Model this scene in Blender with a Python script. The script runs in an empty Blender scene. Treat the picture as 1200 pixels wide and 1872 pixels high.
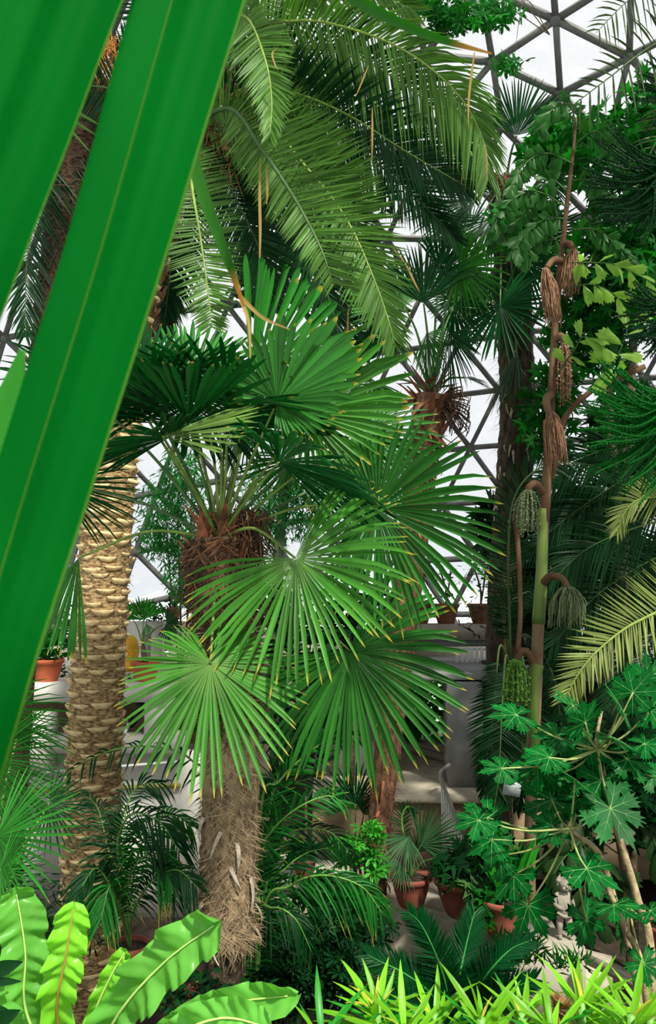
import bpy, math, random
import numpy as np
from mathutils import Vector, Matrix, Quaternion

rnd = random.Random(7)
scene = bpy.context.scene
COL = scene.collection

# ------------------------------------------------------------------ camera, sky, sun, exposure
FPX, W, H = 1441.0, 1200.0, 1872.0
CAM = np.array([0.0, 0.0, 3.4])
PITCH = math.atan((1085 - 936) / FPX)
cam = bpy.data.cameras.new('camera')
cam.sensor_fit = 'VERTICAL'; cam.sensor_height = 36.0; cam.lens = FPX / H * 36.0
cam.clip_start = 0.02; cam.clip_end = 3000
cam.dof.use_dof = True; cam.dof.focus_distance = 6.0; cam.dof.aperture_fstop = 12.0
camo = bpy.data.objects.new('camera', cam); COL.objects.link(camo)
camo.location = CAM; camo.rotation_euler = (math.pi / 2 + PITCH, 0, 0)
scene.camera = camo

world = bpy.data.worlds.new('sky'); scene.world = world
world.use_nodes = True
nt = world.node_tree; nt.nodes.clear()
wo = nt.nodes.new('ShaderNodeOutputWorld'); bg = nt.nodes.new('ShaderNodeBackground')
tc = nt.nodes.new('ShaderNodeTexCoord'); sx = nt.nodes.new('ShaderNodeSeparateXYZ')
gr = nt.nodes.new('ShaderNodeValToRGB'); no = nt.nodes.new('ShaderNodeTexNoise'); mx = nt.nodes.new('ShaderNodeMix')
mx.data_type = 'RGBA'; mx.blend_type = 'MULTIPLY'; mx.inputs[0].default_value = 0.35
no.inputs['Scale'].default_value = 2.2; no.inputs['Detail'].default_value = 3
nr = nt.nodes.new('ShaderNodeValToRGB')
nr.color_ramp.elements[0].position = .35; nr.color_ramp.elements[0].color = (.95, .97, 1, 1)
nr.color_ramp.elements[1].position = .6; nr.color_ramp.elements[1].color = (1, 1, 1, 1)
gr.color_ramp.elements[0].position = 0; gr.color_ramp.elements[0].color = (.88, .91, .94, 1)
gr.color_ramp.elements[1].position = .35; gr.color_ramp.elements[1].color = (.98, .99, 1, 1)
L = nt.links.new
L(tc.outputs['Generated'], sx.inputs[0]); L(sx.outputs['Z'], gr.inputs[0]); L(tc.outputs['Generated'], no.inputs['Vector'])
L(no.outputs['Fac'], nr.inputs[0]); L(gr.outputs[0], mx.inputs[6]); L(nr.outputs[0], mx.inputs[7])
L(mx.outputs[2], bg.inputs['Color']); bg.inputs['Strength'].default_value = 1.06; L(bg.outputs[0], wo.inputs[0])

sun = bpy.data.lights.new('sun', 'SUN'); sun.energy = 10.0; sun.angle = math.radians(4); sun.color = (1, .95, .84)
suno = bpy.data.objects.new('sun', sun); COL.objects.link(suno); suno.location = (4, -6, 20)
suno.rotation_euler = Vector((-0.34, 0.72, -1)).to_track_quat('-Z', 'Y').to_euler()

vs = scene.view_settings
vs.view_transform = 'Standard'; vs.look = 'None'; vs.exposure = 0.0; vs.gamma = 1.0; vs.use_curve_mapping = False

# ------------------------------------------------------------------ helpers
def P(px, py, d):
    """world point seen at photo pixel (px,py) that stands d metres ahead of the camera"""
    x, y, z = (px - 600) / FPX, 1.0, -(py - 936) / FPX
    c, s = math.cos(PITCH), math.sin(PITCH)
    v = np.array([x, y * c - z * s, y * s + z * c])
    return CAM + v * (d / v[1])

def A(*v): return np.array(v, float)
def nz(v):
    v = np.asarray(v, float); n = np.linalg.norm(v)
    return v / n if n > 1e-9 else np.array([0, 0, 1.0])
G = A(0, 0, -1)

def smooth(pts, n=24):
    pts = np.asarray(pts, float)
    if len(pts) == 2: return pts[0] + (pts[1] - pts[0]) * np.linspace(0, 1, n)[:, None]
    p = np.vstack([2 * pts[0] - pts[1], pts, 2 * pts[-1] - pts[-2]])
    out = []; m = len(pts) - 1
    for u in np.linspace(0, m, n):
        i = min(int(u), m - 1); t = u - i
        a, b, c, d = p[i], p[i + 1], p[i + 2], p[i + 3]
        out.append(.5 * (2 * b + (c - a) * t + (2 * a - 5 * b + 4 * c - d) * t * t + (3 * b - a - 3 * c + d) * t ** 3))
    return np.array(out)

ORIG = {}
class MB:
    def __init__(s): s.v = []; s.n = 0; s.f = []; s.t = []; s.r = []; s.sm = False
    def add(s, verts, faces, t=0.0, r=0.5):
        verts = np.asarray(verts, float).reshape(-1, 3); k = s.n
        s.v.append(verts); s.n += len(verts)
        s.t.append(np.broadcast_to(np.asarray(t, float), (len(verts),))); s.r.append(np.full(len(verts), r))
        for f in faces: s.f.append([i + k for i in f])
        return s
    def strip(s, C, Wv, Nv=None, t=None, r=.5):
        n = len(C)
        if Nv is None:
            v = np.empty((n * 2, 3)); v[0::2] = C - Wv; v[1::2] = C + Wv
            f = [(2 * i, 2 * i + 1, 2 * i + 3, 2 * i + 2) for i in range(n - 1)]
            tt = np.repeat(t if t is not None else np.linspace(0, 1, n), 2)
        else:
            v = np.empty((n * 3, 3)); v[0::3] = C - Wv; v[1::3] = C + Nv; v[2::3] = C + Wv
            f = []
            for i in range(n - 1):
                a = 3 * i
                f += [(a, a + 1, a + 4, a + 3), (a + 1, a + 2, a + 5, a + 4)]
            tt = np.repeat(t if t is not None else np.linspace(0, 1, n), 3)
        return s.add(v, f, tt, r)
    def tube(s, pts, rad, sides=6, cap=True, r=.5, t=None):
        pts = np.asarray(pts, float); n = len(pts)
        rad = np.broadcast_to(np.asarray(rad, float), (n,))
        T = np.gradient(pts, axis=0); ref = A(0.31, .17, .93) if abs(nz(T[0])[2]) < .9 else A(1, .2, .1)
        v = []
        a = np.arange(sides) * 2 * math.pi / sides
        e1 = None
        for i in range(n):
            tt = nz(T[i])
            e1 = nz(np.cross(tt, ref)) if e1 is None else nz(e1 - tt * np.dot(tt, e1))
            e2 = np.cross(tt, e1)
            v.append(pts[i] + rad[i] * (np.cos(a)[:, None] * e1 + np.sin(a)[:, None] * e2))
        f = [(i * sides + j, i * sides + (j + 1) % sides, (i + 1) * sides + (j + 1) % sides, (i + 1) * sides + j) for i in range(n - 1) for j in range(sides)]
        if cap: f += [tuple(range(sides - 1, -1, -1)), tuple((n - 1) * sides + j for j in range(sides))]
        tv = np.repeat(np.linspace(0, 1, n) if t is None else t, sides)
        return s.add(np.vstack(v), f, tv, r)
    def box(s, lo, hi):
        x0, y0, z0 = lo; x1, y1, z1 = hi
        v = [(x0, y0, z0), (x1, y0, z0), (x1, y1, z0), (x0, y1, z0), (x0, y0, z1), (x1, y0, z1), (x1, y1, z1), (x0, y1, z1)]
        return s.add(v, [(0, 3, 2, 1), (4, 5, 6, 7), (0, 1, 5, 4), (1, 2, 6, 5), (2, 3, 7, 6), (3, 0, 4, 7)])
    def prism(s, poly, z0, z1):
        n = len(poly)
        v = [(x, y, z0) for x, y in poly] + [(x, y, z1) for x, y in poly]
        return s.add(v, [tuple(range(n - 1, -1, -1)), tuple(range(n, 2 * n))] + [(i, (i + 1) % n, n + (i + 1) % n, n + i) for i in range(n)])
    def lathe(s, prof, c=(0, 0, 0), sides=28):
        n = len(prof); a = np.arange(sides) * 2 * math.pi / sides
        v = np.vstack([np.stack([c[0] + r_ * np.cos(a), c[1] + r_ * np.sin(a), np.full(sides, c[2] + z)], 1) for r_, z in prof])
        f = [(i * sides + j, i * sides + (j + 1) % sides, (i + 1) * sides + (j + 1) % sides, (i + 1) * sides + j) for i in range(n - 1) for j in range(sides)]
        return s.add(v, f)
    def mesh(s, name, mat, off=None):
        me = bpy.data.meshes.new(name)
        v = np.vstack(s.v)
        if off is not None: v = v - off
        ln = np.array([len(f) for f in s.f], np.int32)
        li = np.concatenate([np.asarray(f, np.int32) for f in s.f]) if len(s.f) else np.zeros(0, np.int32)
        me.vertices.add(len(v)); me.vertices.foreach_set('co', v.astype(np.float32).ravel())
        me.loops.add(len(li)); me.loops.foreach_set('vertex_index', li)
        me.polygons.add(len(ln)); me.polygons.foreach_set('loop_start', np.concatenate([[0], np.cumsum(ln)[:-1]]).astype(np.int32))
        me.polygons.foreach_set('loop_total', ln)
        if s.sm: me.polygons.foreach_set('use_smooth', np.ones(len(ln), bool))
        for nm, d in (('t', s.t), ('r', s.r)):
            at = me.attributes.new(nm, 'FLOAT', 'POINT'); at.data.foreach_set('value', np.concatenate(d).astype(np.float32))
        me.update(calc_edges=True); me.validate()
        me.materials.append(mat)
        return me
    def build(s, name, mat, parent=None, **k):
        off = ORIG.get(parent.name) if parent else None
        o = bpy.data.objects.new(name, s.mesh(name, mat, off)); COL.objects.link(o)
        if parent: o.parent = parent; ORIG[o.name] = off
        else: ORIG[o.name] = A(0, 0, 0)
        tag(o, **k)
        return o
def tag(o, label=None, cat=None, group=None, kind=None):
    if label: o['label'] = label
    if cat: o['category'] = cat
    if group: o['group'] = group
    if kind: o['kind'] = kind
    return o
def thing(name, label, cat, loc, group=None, kind=None):
    o = bpy.data.objects.new(name, None); COL.objects.link(o); o.location = Vector(loc); o.empty_display_size = .1
    ORIG[o.name] = np.asarray(loc, float)
    return tag(o, label, cat, group, kind)
def inst(name, me, parent, M, **k):
    """an object sharing a mesh, placed by world matrix M under parent"""
    o = bpy.data.objects.new(name, me); COL.objects.link(o)
    if parent:
        o.parent = parent; off = ORIG[parent.name]
        o.matrix_local = Matrix.Translation(-Vector(off)) @ M
        ORIG[o.name] = off
    else: o.matrix_world = M
    return tag(o, **k)
def frame(o, x, z, s=1.0):
    """matrix at o, local X along x, local Z near z"""
    x = nz(x); y = nz(np.cross(z, x)); z = np.cross(x, y)
    if np.isscalar(s): s = (s, s, s)
    return Matrix(((x[0] * s[0], y[0] * s[1], z[0] * s[2], o[0]), (x[1] * s[0], y[1] * s[1], z[1] * s[2], o[1]), (x[2] * s[0], y[2] * s[1], z[2] * s[2], o[2]), (0, 0, 0, 1)))
def rotv(v, ax, deg):
    return np.array(Quaternion(Vector(nz(ax)), math.radians(deg)) @ Vector(v))

# ------------------------------------------------------------------ materials
def mat_base(name):
    m = bpy.data.materials.new(name); m.use_nodes = True
    n = m.node_tree; b = n.nodes['Principled BSDF']
    return m, n, b
def leaf_mat(name, c, var=.35, tip=None, tip_at=.86, trans=.35, rough=.42, tcol=None, tipr=.5, stripe=0, base=None, spec=.4):
    m, n, b = mat_base(name); lk = n.links.new
    c = tuple(v * k for v, k in zip(c, (.66, .76, .50)))
    at = n.nodes.new('ShaderNodeAttribute'); at.attribute_name = 'r'
    mr = n.nodes.new('ShaderNodeMapRange'); mr.inputs[3].default_value = 1 - var; mr.inputs[4].default_value = 1 + var
    lk(at.outputs['Fac'], mr.inputs[0])
    ns = n.nodes.new('ShaderNodeTexNoise'); ns.inputs['Scale'].default_value = 3.0
    mr2 = n.nodes.new('ShaderNodeMapRange'); mr2.inputs[3].default_value = .7; mr2.inputs[4].default_value = 1.3
    lk(ns.outputs['Fac'], mr2.inputs[0])
    mu = n.nodes.new('ShaderNodeMath'); mu.operation = 'MULTIPLY'; lk(mr.outputs[0], mu.inputs[0]); lk(mr2.outputs[0], mu.inputs[1])
    cm = n.nodes.new('ShaderNodeMix'); cm.data_type = 'RGBA'; cm.blend_type = 'MULTIPLY'; cm.inputs[0].default_value = 1
    cm.inputs[6].default_value = (*c, 1); lk(mu.outputs[0], cm.inputs[7])
    col = cm.outputs[2]
    tt = n.nodes.new('ShaderNodeAttribute'); tt.attribute_name = 't'
    if base:
        r0 = n.nodes.new('ShaderNodeMapRange'); r0.inputs[1].default_value = .0; r0.inputs[2].default_value = .35; r0.inputs[3].default_value = 1; r0.inputs[4].default_value = 0
        lk(tt.outputs['Fac'], r0.inputs[0])
        x0 = n.nodes.new('ShaderNodeMix'); x0.data_type = 'RGBA'; lk(r0.outputs[0], x0.inputs[0]); lk(col, x0.inputs[6]); x0.inputs[7].default_value = (*base, 1)
        col = x0.outputs[2]
    if tip:
        r2 = n.nodes.new('ShaderNodeMapRange'); r2.inputs[1].default_value = tip_at; r2.inputs[2].default_value = min(1, tip_at + .1)
        lk(tt.outputs['Fac'], r2.inputs[0])
        th = n.nodes.new('ShaderNodeMath'); th.operation = 'GREATER_THAN'; th.inputs[1].default_value = 1 - tipr; lk(at.outputs['Fac'], th.inputs[0])
        m3 = n.nodes.new('ShaderNodeMath'); m3.operation = 'MULTIPLY'; lk(r2.outputs[0], m3.inputs[0]); lk(th.outputs[0], m3.inputs[1])
        x = n.nodes.new('ShaderNodeMix'); x.data_type = 'RGBA'; lk(m3.outputs[0], x.inputs[0]); lk(col, x.inputs[6]); x.inputs[7].default_value = (*tip, 1)
        col = x.outputs[2]
    lk(col, b.inputs['Base Color']); b.inputs['Roughness'].default_value = rough; b.inputs['Specular IOR Level'].default_value = spec * .38
    tr = n.nodes.new('ShaderNodeBsdfTranslucent')
    tm = n.nodes.new('ShaderNodeMix'); tm.data_type = 'RGBA'; tm.blend_type = 'MULTIPLY'; tm.inputs[0].default_value = 1; lk(col, tm.inputs[6])
    tm.inputs[7].default_value = (*(tcol or (1.3, 1.7, .7)), 1)
    lk(tm.outputs[2], tr.inputs[0])
    ms = n.nodes.new('ShaderNodeMixShader'); ms.inputs[0].default_value = trans
    lk(b.outputs[0], ms.inputs[1]); lk(tr.outputs[0], ms.inputs[2]); lk(ms.outputs[0], n.nodes['Material Output'].inputs[0])
    return m
def solid(name, c, rough=.7, noise=.25, scale=8, bump=0, c2=None, stretch=None, spec=.3):
    m, n, b = mat_base(name); lk = n.links.new
    tc = n.nodes.new('ShaderNodeTexCoord'); ns = n.nodes.new('ShaderNodeTexNoise'); ns.inputs['Scale'].default_value = scale; ns.inputs['Detail'].default_value = 6
    mp = n.nodes.new('ShaderNodeMapping'); lk(tc.outputs['Object'], mp.inputs[0]); lk(mp.outputs[0], ns.inputs['Vector'])
    if stretch: mp.inputs['Scale'].default_value = stretch
    x = n.nodes.new('ShaderNodeMix'); x.data_type = 'RGBA'
    mr = n.nodes.new('ShaderNodeMapRange'); mr.inputs[1].default_value = .35; mr.inputs[2].default_value = .65; lk(ns.outputs['Fac'], mr.inputs[0]); lk(mr.outputs[0], x.inputs[0])
    x.inputs[6].default_value = (*[v * (1 - noise) for v in c], 1); x.inputs[7].default_value = (*(c2 or [min(1, v * (1 + noise)) for v in c]), 1)
    lk(x.outputs[2], b.inputs['Base Color']); b.inputs['Roughness'].default_value = rough; b.inputs['Specular IOR Level'].default_value = spec
    if bump:
        bp = n.nodes.new('ShaderNodeBump'); bp.inputs['Strength'].default_value = bump; bp.inputs['Distance'].default_value = .03; lk(ns.outputs['Fac'], bp.inputs['Height']); lk(bp.outputs[0], b.inputs['Normal'])
    return m

YT = (.55, .38, .05)
M = {}
M['blade'] = leaf_mat('near_blade', (.001, .135, .02), var=.1, trans=.5, rough=.55, tcol=(.6, 1.5, .8), spec=.06)
M['blade_rib'] = leaf_mat('near_blade_rib', (.06, .19, .02), var=.1, trans=.3)
M['blade_tip'] = leaf_mat('near_strip', (.02, .12, .01), var=.1, tip=(.35, .16, .03), tip_at=.8, tipr=1, trans=.3)
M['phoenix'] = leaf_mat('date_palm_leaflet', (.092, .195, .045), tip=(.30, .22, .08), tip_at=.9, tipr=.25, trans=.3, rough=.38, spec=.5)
M['phoenix_dk'] = leaf_mat('date_palm_leaflet_shade', (.006, .045, .016), trans=.25, rough=.4)  # darker copy of the leaflet, shade among the fronds put into its colour
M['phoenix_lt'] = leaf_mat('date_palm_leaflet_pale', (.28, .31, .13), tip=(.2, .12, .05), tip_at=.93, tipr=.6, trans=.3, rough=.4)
M['rachis'] = solid('frond_rib', (.17, .25, .045), .5, .2, 12)
M['rachis_dk'] = solid('frond_rib_dark', (.05, .10, .03), .5, .2, 12)
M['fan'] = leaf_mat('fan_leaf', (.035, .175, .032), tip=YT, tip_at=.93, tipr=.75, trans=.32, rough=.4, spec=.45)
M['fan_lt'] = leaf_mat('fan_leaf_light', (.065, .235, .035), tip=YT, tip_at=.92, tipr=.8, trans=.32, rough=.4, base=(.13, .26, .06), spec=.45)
M['fan_glint'] = leaf_mat('fan_leaf_glint', (.20, .30, .11), tip=YT, tip_at=.95, tipr=.3, trans=.3, rough=.4)  # sun glint on the folded leaf put into the pale colour
M['fan_dk'] = leaf_mat('fan_leaf_shade', (.003, .062, .018), tip=(.35, .2, .05), tip_at=.95, tipr=.4, trans=.25, rough=.42)  # for undersides and shaded leaves, the shade is put into the colour
M['fan_br'] = leaf_mat('fan_leaf_bright', (.03, .21, .03), tip=YT, tip_at=.95, tipr=.3, trans=.4)
M['petiole'] = solid('petiole', (.13, .21, .04), .5, .3, 6)
M['petiole_dk'] = solid('petiole_dark', (.05, .11, .03), .5, .3, 6)
M['scar'] = solid('leaf_scar', (.62, .47, .25), .85, .2, 30, .3)
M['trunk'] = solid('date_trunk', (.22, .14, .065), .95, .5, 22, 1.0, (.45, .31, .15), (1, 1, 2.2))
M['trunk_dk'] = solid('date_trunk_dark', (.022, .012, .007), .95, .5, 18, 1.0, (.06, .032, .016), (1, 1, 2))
M['fibre_trunk'] = solid('fibre_trunk', (.19, .13, .07), 1, .5, 26, 1.0, (.33, .24, .14), (1, 1, .35))
M['fibre'] = solid('fibre', (.34, .25, .15), 1, .4, 20)
M['fibre_red'] = solid('fibre_red', (.13, .045, .02), .9, .5, 12, 0, (.26, .11, .05))
M['fibre_brown'] = solid('fibre_brown', (.085, .042, .022), 1, .5, 22, 1.0, (.17, .09, .05), (1, 1, .4))
M['fibre_dk'] = solid('fibre_dark', (.05, .03, .018), 1, .4, 20)
M['stub'] = solid('old_leaf_base', (.42, .36, .28), .9, .3, 14, .4)
M['stub_red'] = solid('sheath', (.24, .08, .04), .8, .4, 14, .4)
M['wet'] = solid('wet_trunk', (.02, .016, .012), .5, .5, 20, 1.0, (.07, .05, .03))
M['dry'] = leaf_mat('dry_strip', (.42, .24, .11), trans=.25, tcol=(1, 1, 1))
M['orange'] = solid('fruit_stalk', (.48, .17, .03), .6, .3, 12)
M['nest'] = leaf_mat('nest_fern', (.17, .48, .10), var=.15, trans=.42, rough=.32, tcol=(1.2, 1.6, .5), spec=.55)
M['nest_y'] = leaf_mat('nest_fern_young', (.23, .58, .05), var=.12, trans=.45, rough=.34, tcol=(1.2, 1.5, .5), spec=.5)
M['nest_rib'] = solid('nest_rib', (.36, .52, .14), .5, .15, 10)
M['nest_rib_b'] = solid('nest_rib_brown', (.30, .16, .04), .5, .2, 10)
M['drac'] = leaf_mat('lime_strap', (.21, .50, .03), var=.3, trans=.42, rough=.35, tcol=(1.3, 1.5, .6))
M['drac_dk'] = leaf_mat('green_strap', (.03, .28, .03), var=.3, trans=.35, rough=.35)
M['drac_y'] = leaf_mat('young_strap', (.62, .50, .08), var=.25, trans=.4)
M['papaya'] = leaf_mat('papaya_leaf', (.003, .155, .034), var=.35, trans=.3, rough=.38, spec=.35, tcol=(1, 1.6, .6))
M['vein'] = solid('leaf_vein', (.10, .29, .08), .5, .1, 10)
M['papstem'] = solid('papaya_stem', (.34, .27, .15), .8, .35, 18, .5)
M['papet'] = solid('papaya_petiole', (.30, .36, .12), .6, .2, 10)
M['sago'] = leaf_mat('sago_leaflet', (.002, .07, .022), var=.3, trans=.2, rough=.38)
M['sago_rib'] = solid('sago_rib', (.03, .22, .04), .5, .2, 10)
M['areca'] = leaf_mat('areca_leaflet', (.018, .17, .03), var=.4, tip=(.42, .30, .04), tip_at=.8, tipr=.45, trans=.35)
M['areca_dk'] = leaf_mat('areca_leaflet_dark', (.004, .055, .016), var=.4, trans=.3)
M['cane'] = solid('cane', (.10, .24, .04), .5, .3, 6)
M['carystem'] = solid('fishtail_stem', (.12, .05, .028), .8, .4, 5, .4, (.16, .09, .045), (1, 1, .5))
M['carygreen'] = solid('fishtail_stem_green', (.09, .21, .025), .5, .35, 3, 0, (.20, .26, .06), (1, 1, .4))
M['carybark'] = solid('fishtail_bark', (.36, .27, .16), .9, .4, 12, .6, (.15, .07, .035), (1, 1, .4))
M['caryleaf'] = leaf_mat('fishtail_leaflet', (.03, .13, .03), var=.45, trans=.35, rough=.42, spec=.5)
M['caryleaf_lt'] = leaf_mat('fishtail_leaflet_pale', (.30, .47, .11), var=.25, trans=.4)
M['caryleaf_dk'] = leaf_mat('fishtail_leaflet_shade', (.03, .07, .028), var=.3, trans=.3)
M['tassel_br'] = solid('tassel_brown', (.25, .135, .075), .85, .4, 25)
M['tassel_gn'] = solid('tassel_green', (.10, .24, .03), .7, .4, 25)
M['tassel_gy'] = solid('tassel_grey_green', (.15, .19, .09), .8, .4, 25)
M['arau'] = leaf_mat('araucaria_needle', (.004, .15, .02), var=.3, trans=.25, rough=.45)
M['arau_dk'] = leaf_mat('araucaria_needle_dark', (.002, .04, .012), var=.3, trans=.2)
M['shrub_dk'] = leaf_mat('shrub_dark', (.004, .045, .014), var=.5, trans=.3)  # near-black leaf colour carries the shade of the dark corners
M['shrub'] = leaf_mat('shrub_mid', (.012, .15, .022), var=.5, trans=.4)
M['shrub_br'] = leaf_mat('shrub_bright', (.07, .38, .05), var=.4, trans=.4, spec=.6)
M['bamboo'] = leaf_mat('fine_leaf', (.02, .19, .05), var=.5, trans=.4)
M['bark'] = solid('bark', (.10, .075, .045), .95, .4, 14, .6)
M['barkgn'] = solid('bark_green', (.10, .14, .08), .85, .3, 6, .2)
M['bark_shade_dk'] = solid('bark_dark_wall_shade', (.035, .026, .018), .95, .5, 16, 1.0, (.09, .065, .04), (1, 1, .4))  # dark bark; also paints the shade on the wall under the right gallery
M['terra'] = solid('terracotta', (.24, .07, .045), .75, .2, 5, .1)
M['terra_or'] = solid('terracotta_orange', (.46, .11, .045), .6, .12, 5, .05)
M['terra_dk'] = solid('terracotta_brown', (.20, .08, .05), .8, .25, 5, .1)
M['soil'] = solid('soil', (.03, .02, .012), 1, .5, 30, .8)
M['white'] = solid('white_paint', (.66, .64, .59), .75, .06, 3, .05)
M['dim'] = solid('beige_plaster', (.36, .325, .26), .9, .14, 4, .1)
M['grey'] = solid('grey_paint', (.24, .245, .24), .75, .08, 3)
M['brown'] = solid('brown_render', (.23, .165, .10), .95, .2, 5, .2)
M['path'] = solid('path_concrete', (.52, .46, .35), .9, .15, 6, .1)
M['stone'] = solid('stone_wall', (.40, .35, .27), .9, .22, 7, .2)
M['ground'] = solid('bed_soil', (.035, .026, .016), 1, .5, 8, .6)
M['strut'] = solid('strut_metal', (.12, .12, .115), .6, .2, 6)
M['radi'] = solid('radiator_white', (.80, .80, .78), .45, .05, 6)
M['metal'] = solid('rail_metal', (.30, .29, .27), .4, .15, 8)
M['pipe'] = solid('yellow_pipe', (.40, .37, .12), .6, .35, 5)
M['black'] = solid('black_hose', (.012, .012, .012), .5, .2, 8)
M['statue'] = solid('statue_stone', (.30, .27, .22), .9, .2, 14, .3)
M['yellow'] = leaf_mat('croton', (.55, .36, .02), var=.4, trans=.35, tcol=(1.1, 1, .6))
M['yellowpot'] = solid('yellow_glaze', (.66, .34, .02), .5, .15, 6)
M['sign'] = solid('sign_white', (.55, .58, .60), .5, .08, 14)
M['ink'] = solid('sign_ink', (.09, .11, .10), .6, .2, 20)
M['haze'] = solid('far_land', (.62, .68, .68), 1, .08, .01)  # haze over the land is put into this pale colour
M['hill'] = solid('far_hill', (.42, .50, .54), 1, .1, .02)  # haze of distance put into the faint blue colour
M['beyond'] = solid('far_green', (.10, .30, .06), 1, .6, 3)
gm, gn, gb = mat_base('dome_glass'); gt = gn.nodes.new('ShaderNodeBsdfTransparent'); gt.inputs[0].default_value = (.985, .99, .99, 1)
gg = gn.nodes.new('ShaderNodeBsdfGlossy'); gg.inputs['Roughness'].default_value = .08; gx = gn.nodes.new('ShaderNodeMixShader'); gx.inputs[0].default_value = .04
gn.links.new(gt.outputs[0], gx.inputs[1]); gn.links.new(gg.outputs[0], gx.inputs[2]); gn.links.new(gx.outputs[0], gn.nodes['Material Output'].inputs[0])
M['glass'] = gm

# ------------------------------------------------------------------ the setting
mb = MB(); mb.box((-14, -4, -1.0), (14, 18, -.6))
mb.build('floor', M['ground'], kind='structure', label='dark soil of the planting beds under the palms', cat='floor')
# outside land and hills seen through the glass
mb = MB(); mb.box((-900, -900, -9), (900, 1500, -8)); mb.build('floor_outside', M['haze'], kind='structure', label='pale hazy land outside beyond the dome', cat='land')
mb = MB()
xs = np.linspace(-900, 900, 60); hz = [14 + 10 * math.sin(x * .011 + 1) + 7 * math.sin(x * .031) + 3 * math.sin(x * .09) for x in xs]
poly = [(x, 900, h) for x, h in zip(xs, hz)]
v = [(x, 850, -9) for x in xs] + [(x, 950, max(h, -3)) for x, h in zip(xs, hz)] + [(x, 1100, -9) for x in xs]
n = len(xs)
mb.add(v, [(i, i + 1, n + i + 1, n + i) for i in range(n - 1)] + [(n + i, n + i + 1, 2 * n + i + 1, 2 * n + i) for i in range(n - 1)])
mb.build('hills', M['hill'], kind='structure', label='faint blue hills on the far horizon', cat='hills')

# upper terrace with its slanting retaining wall, raised path platform
E0, E1, E2 = (-3.6, 12.6), (1.47, 8.15), (2.48, 7.6)
nrm2 = nz(A(E2[0] - .62, E2[1] - 8.96)); out2 = A(nrm2[1], -nrm2[0])   # towards camera
Wl = A(.62, 8.96) - nrm2 * 4.2; Wr = A(2.48, 7.55)
mb = MB(); mb.prism([tuple(Wl - out2 * .02), tuple(Wr - out2 * .02), (2.36, 8.1), (2.5, 10.4), (2.5, 16), (-6, 16)], -.62, -.10)
mb.build('floor_terrace', M['stone'], kind='structure', label='beige terrace floor behind the slanting low wall', cat='floor')
mb = MB()
a, b = Wl, Wr
mb.prism([tuple(a), tuple(b), tuple(b - out2 * .34 + nrm2 * 0), tuple(a - out2 * .24)], -.62, 0)
mb.build('wall_terrace', M['stone'], kind='structure', label='slanting low beige stone wall in front of the terracotta pots', cat='wall')
mb = MB(); a2, b2 = Wl - out2 * .75, A(1.75, 8.55)
mb.prism([tuple(a2), tuple(b2), tuple(b2 - out2 * .16), tuple(a2 - out2 * .16)], -.1, .05)
mb.build('trim_1', M['dim'], kind='structure', label='narrow pale kerb running behind the terracotta pots', cat='kerb')
# plinth block under the statue
mb = MB(); q = P(1070, 1731, 7.58)
mb.prism([(q[0] - .72, q[1] - .02), (q[0], q[1]), (q[0] - .02, q[1] + .3), (q[0] - .62, q[1] + .72)], -.6, q[2])
mb.build('plinth', M['dim'], label='cream stone block at the end of the low wall under the statue', cat='plinth')
mb = MB(); a = P(1072, 1752, 7.4); b = P(1205, 1818, 6.6)
mb.tube([a, b], .045, 4); mb.build('trim_2', M['dim'], kind='structure', label='thin pale kerb line on the dark ground by the papaya', cat='kerb')

# platform with the sunny path and doorway
mb = MB(); mb.prism([(-.2, 10.5), (2.6, 10.4), (6.5, 10.4), (6.5, 16), (-.2, 16)], -.2, .74)
mb.build('wall_platform', M['brown'], kind='structure', label='brown rendered front of the raised path', cat='wall')
mb = MB(); mb.prism([(-.2, 10.42), (2.6, 10.32), (6.5, 10.32), (6.5, 16), (-.2, 16)], .745, .81)
mb.build('floor_path', M['path'], kind='structure', label='pale concrete raised path behind the doorway', cat='floor')
mb = MB(); a = P(735, 1362, 13.2); b = P(840, 1396, 12.3); mb.tube([a, b], .07, 4); mb.build('trim_3', M['dim'], kind='structure', label='low pale kerb along the sunny path', cat='kerb')

# right gallery
def wbox(name, x0, x1, y0, y1, d, dep, mat, label, cat='wall', top=None, parent=None):
    a = P(x0, y1, d); b = P(x1, y0, d)
    m = MB(); m.box((a[0], d, a[2]), (b[0], d + dep, b[2] if top is None else top))
    return m.build(name, mat, parent, kind='structure', label=label, cat=cat)
wbox('trim_4', 690, 1010, 1141, 1170, 13, .45, M['dim'], 'long pale ledge carrying pots on the right gallery', 'ledge')
wbox('wall_gallery_upper', 690, 1300, 1170, 1182, 13.12, .3, M['grey'], 'grey band under the pot ledge of the right gallery')
wbox('wall_gallery_lower', 690, 1300, 1224, 1242, 12.9, .6, M['grey'], 'grey slab edge beneath the white radiator')
wbox('wall_gallery_back', 690, 1600, 1160, 1242, 14.3, .1, M['dim'], 'shaded back wall behind the radiator')
wbox('wall_doorway_left', 560, 690, 1240, 1452, 11.6, 1.2, M['grey'], 'grey wall left of the doorway to the path')
wbox('wall_pier', 690, 712, 1242, 1452, 11.9, .5, M['dim'], 'narrow pale pier left of the doorway')
wbox('wall_pier_right', 822, 882, 1243, 1462, 10.9, .5, M['grey'], 'grey square pier right of the doorway')
wbox('wall_right', 895, 1700, 1210, 1640, 12.6, .3, M['bark_shade_dk'], 'wall under the right gallery, shade painted into its dark colour')  # near-black bark colour stands in for the shade under the gallery
wbox('ceiling_gallery', 560, 1700, 1236, 1246, 10.9, 5, M['grey'], 'underside of the right gallery floor', 'ceiling')
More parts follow.
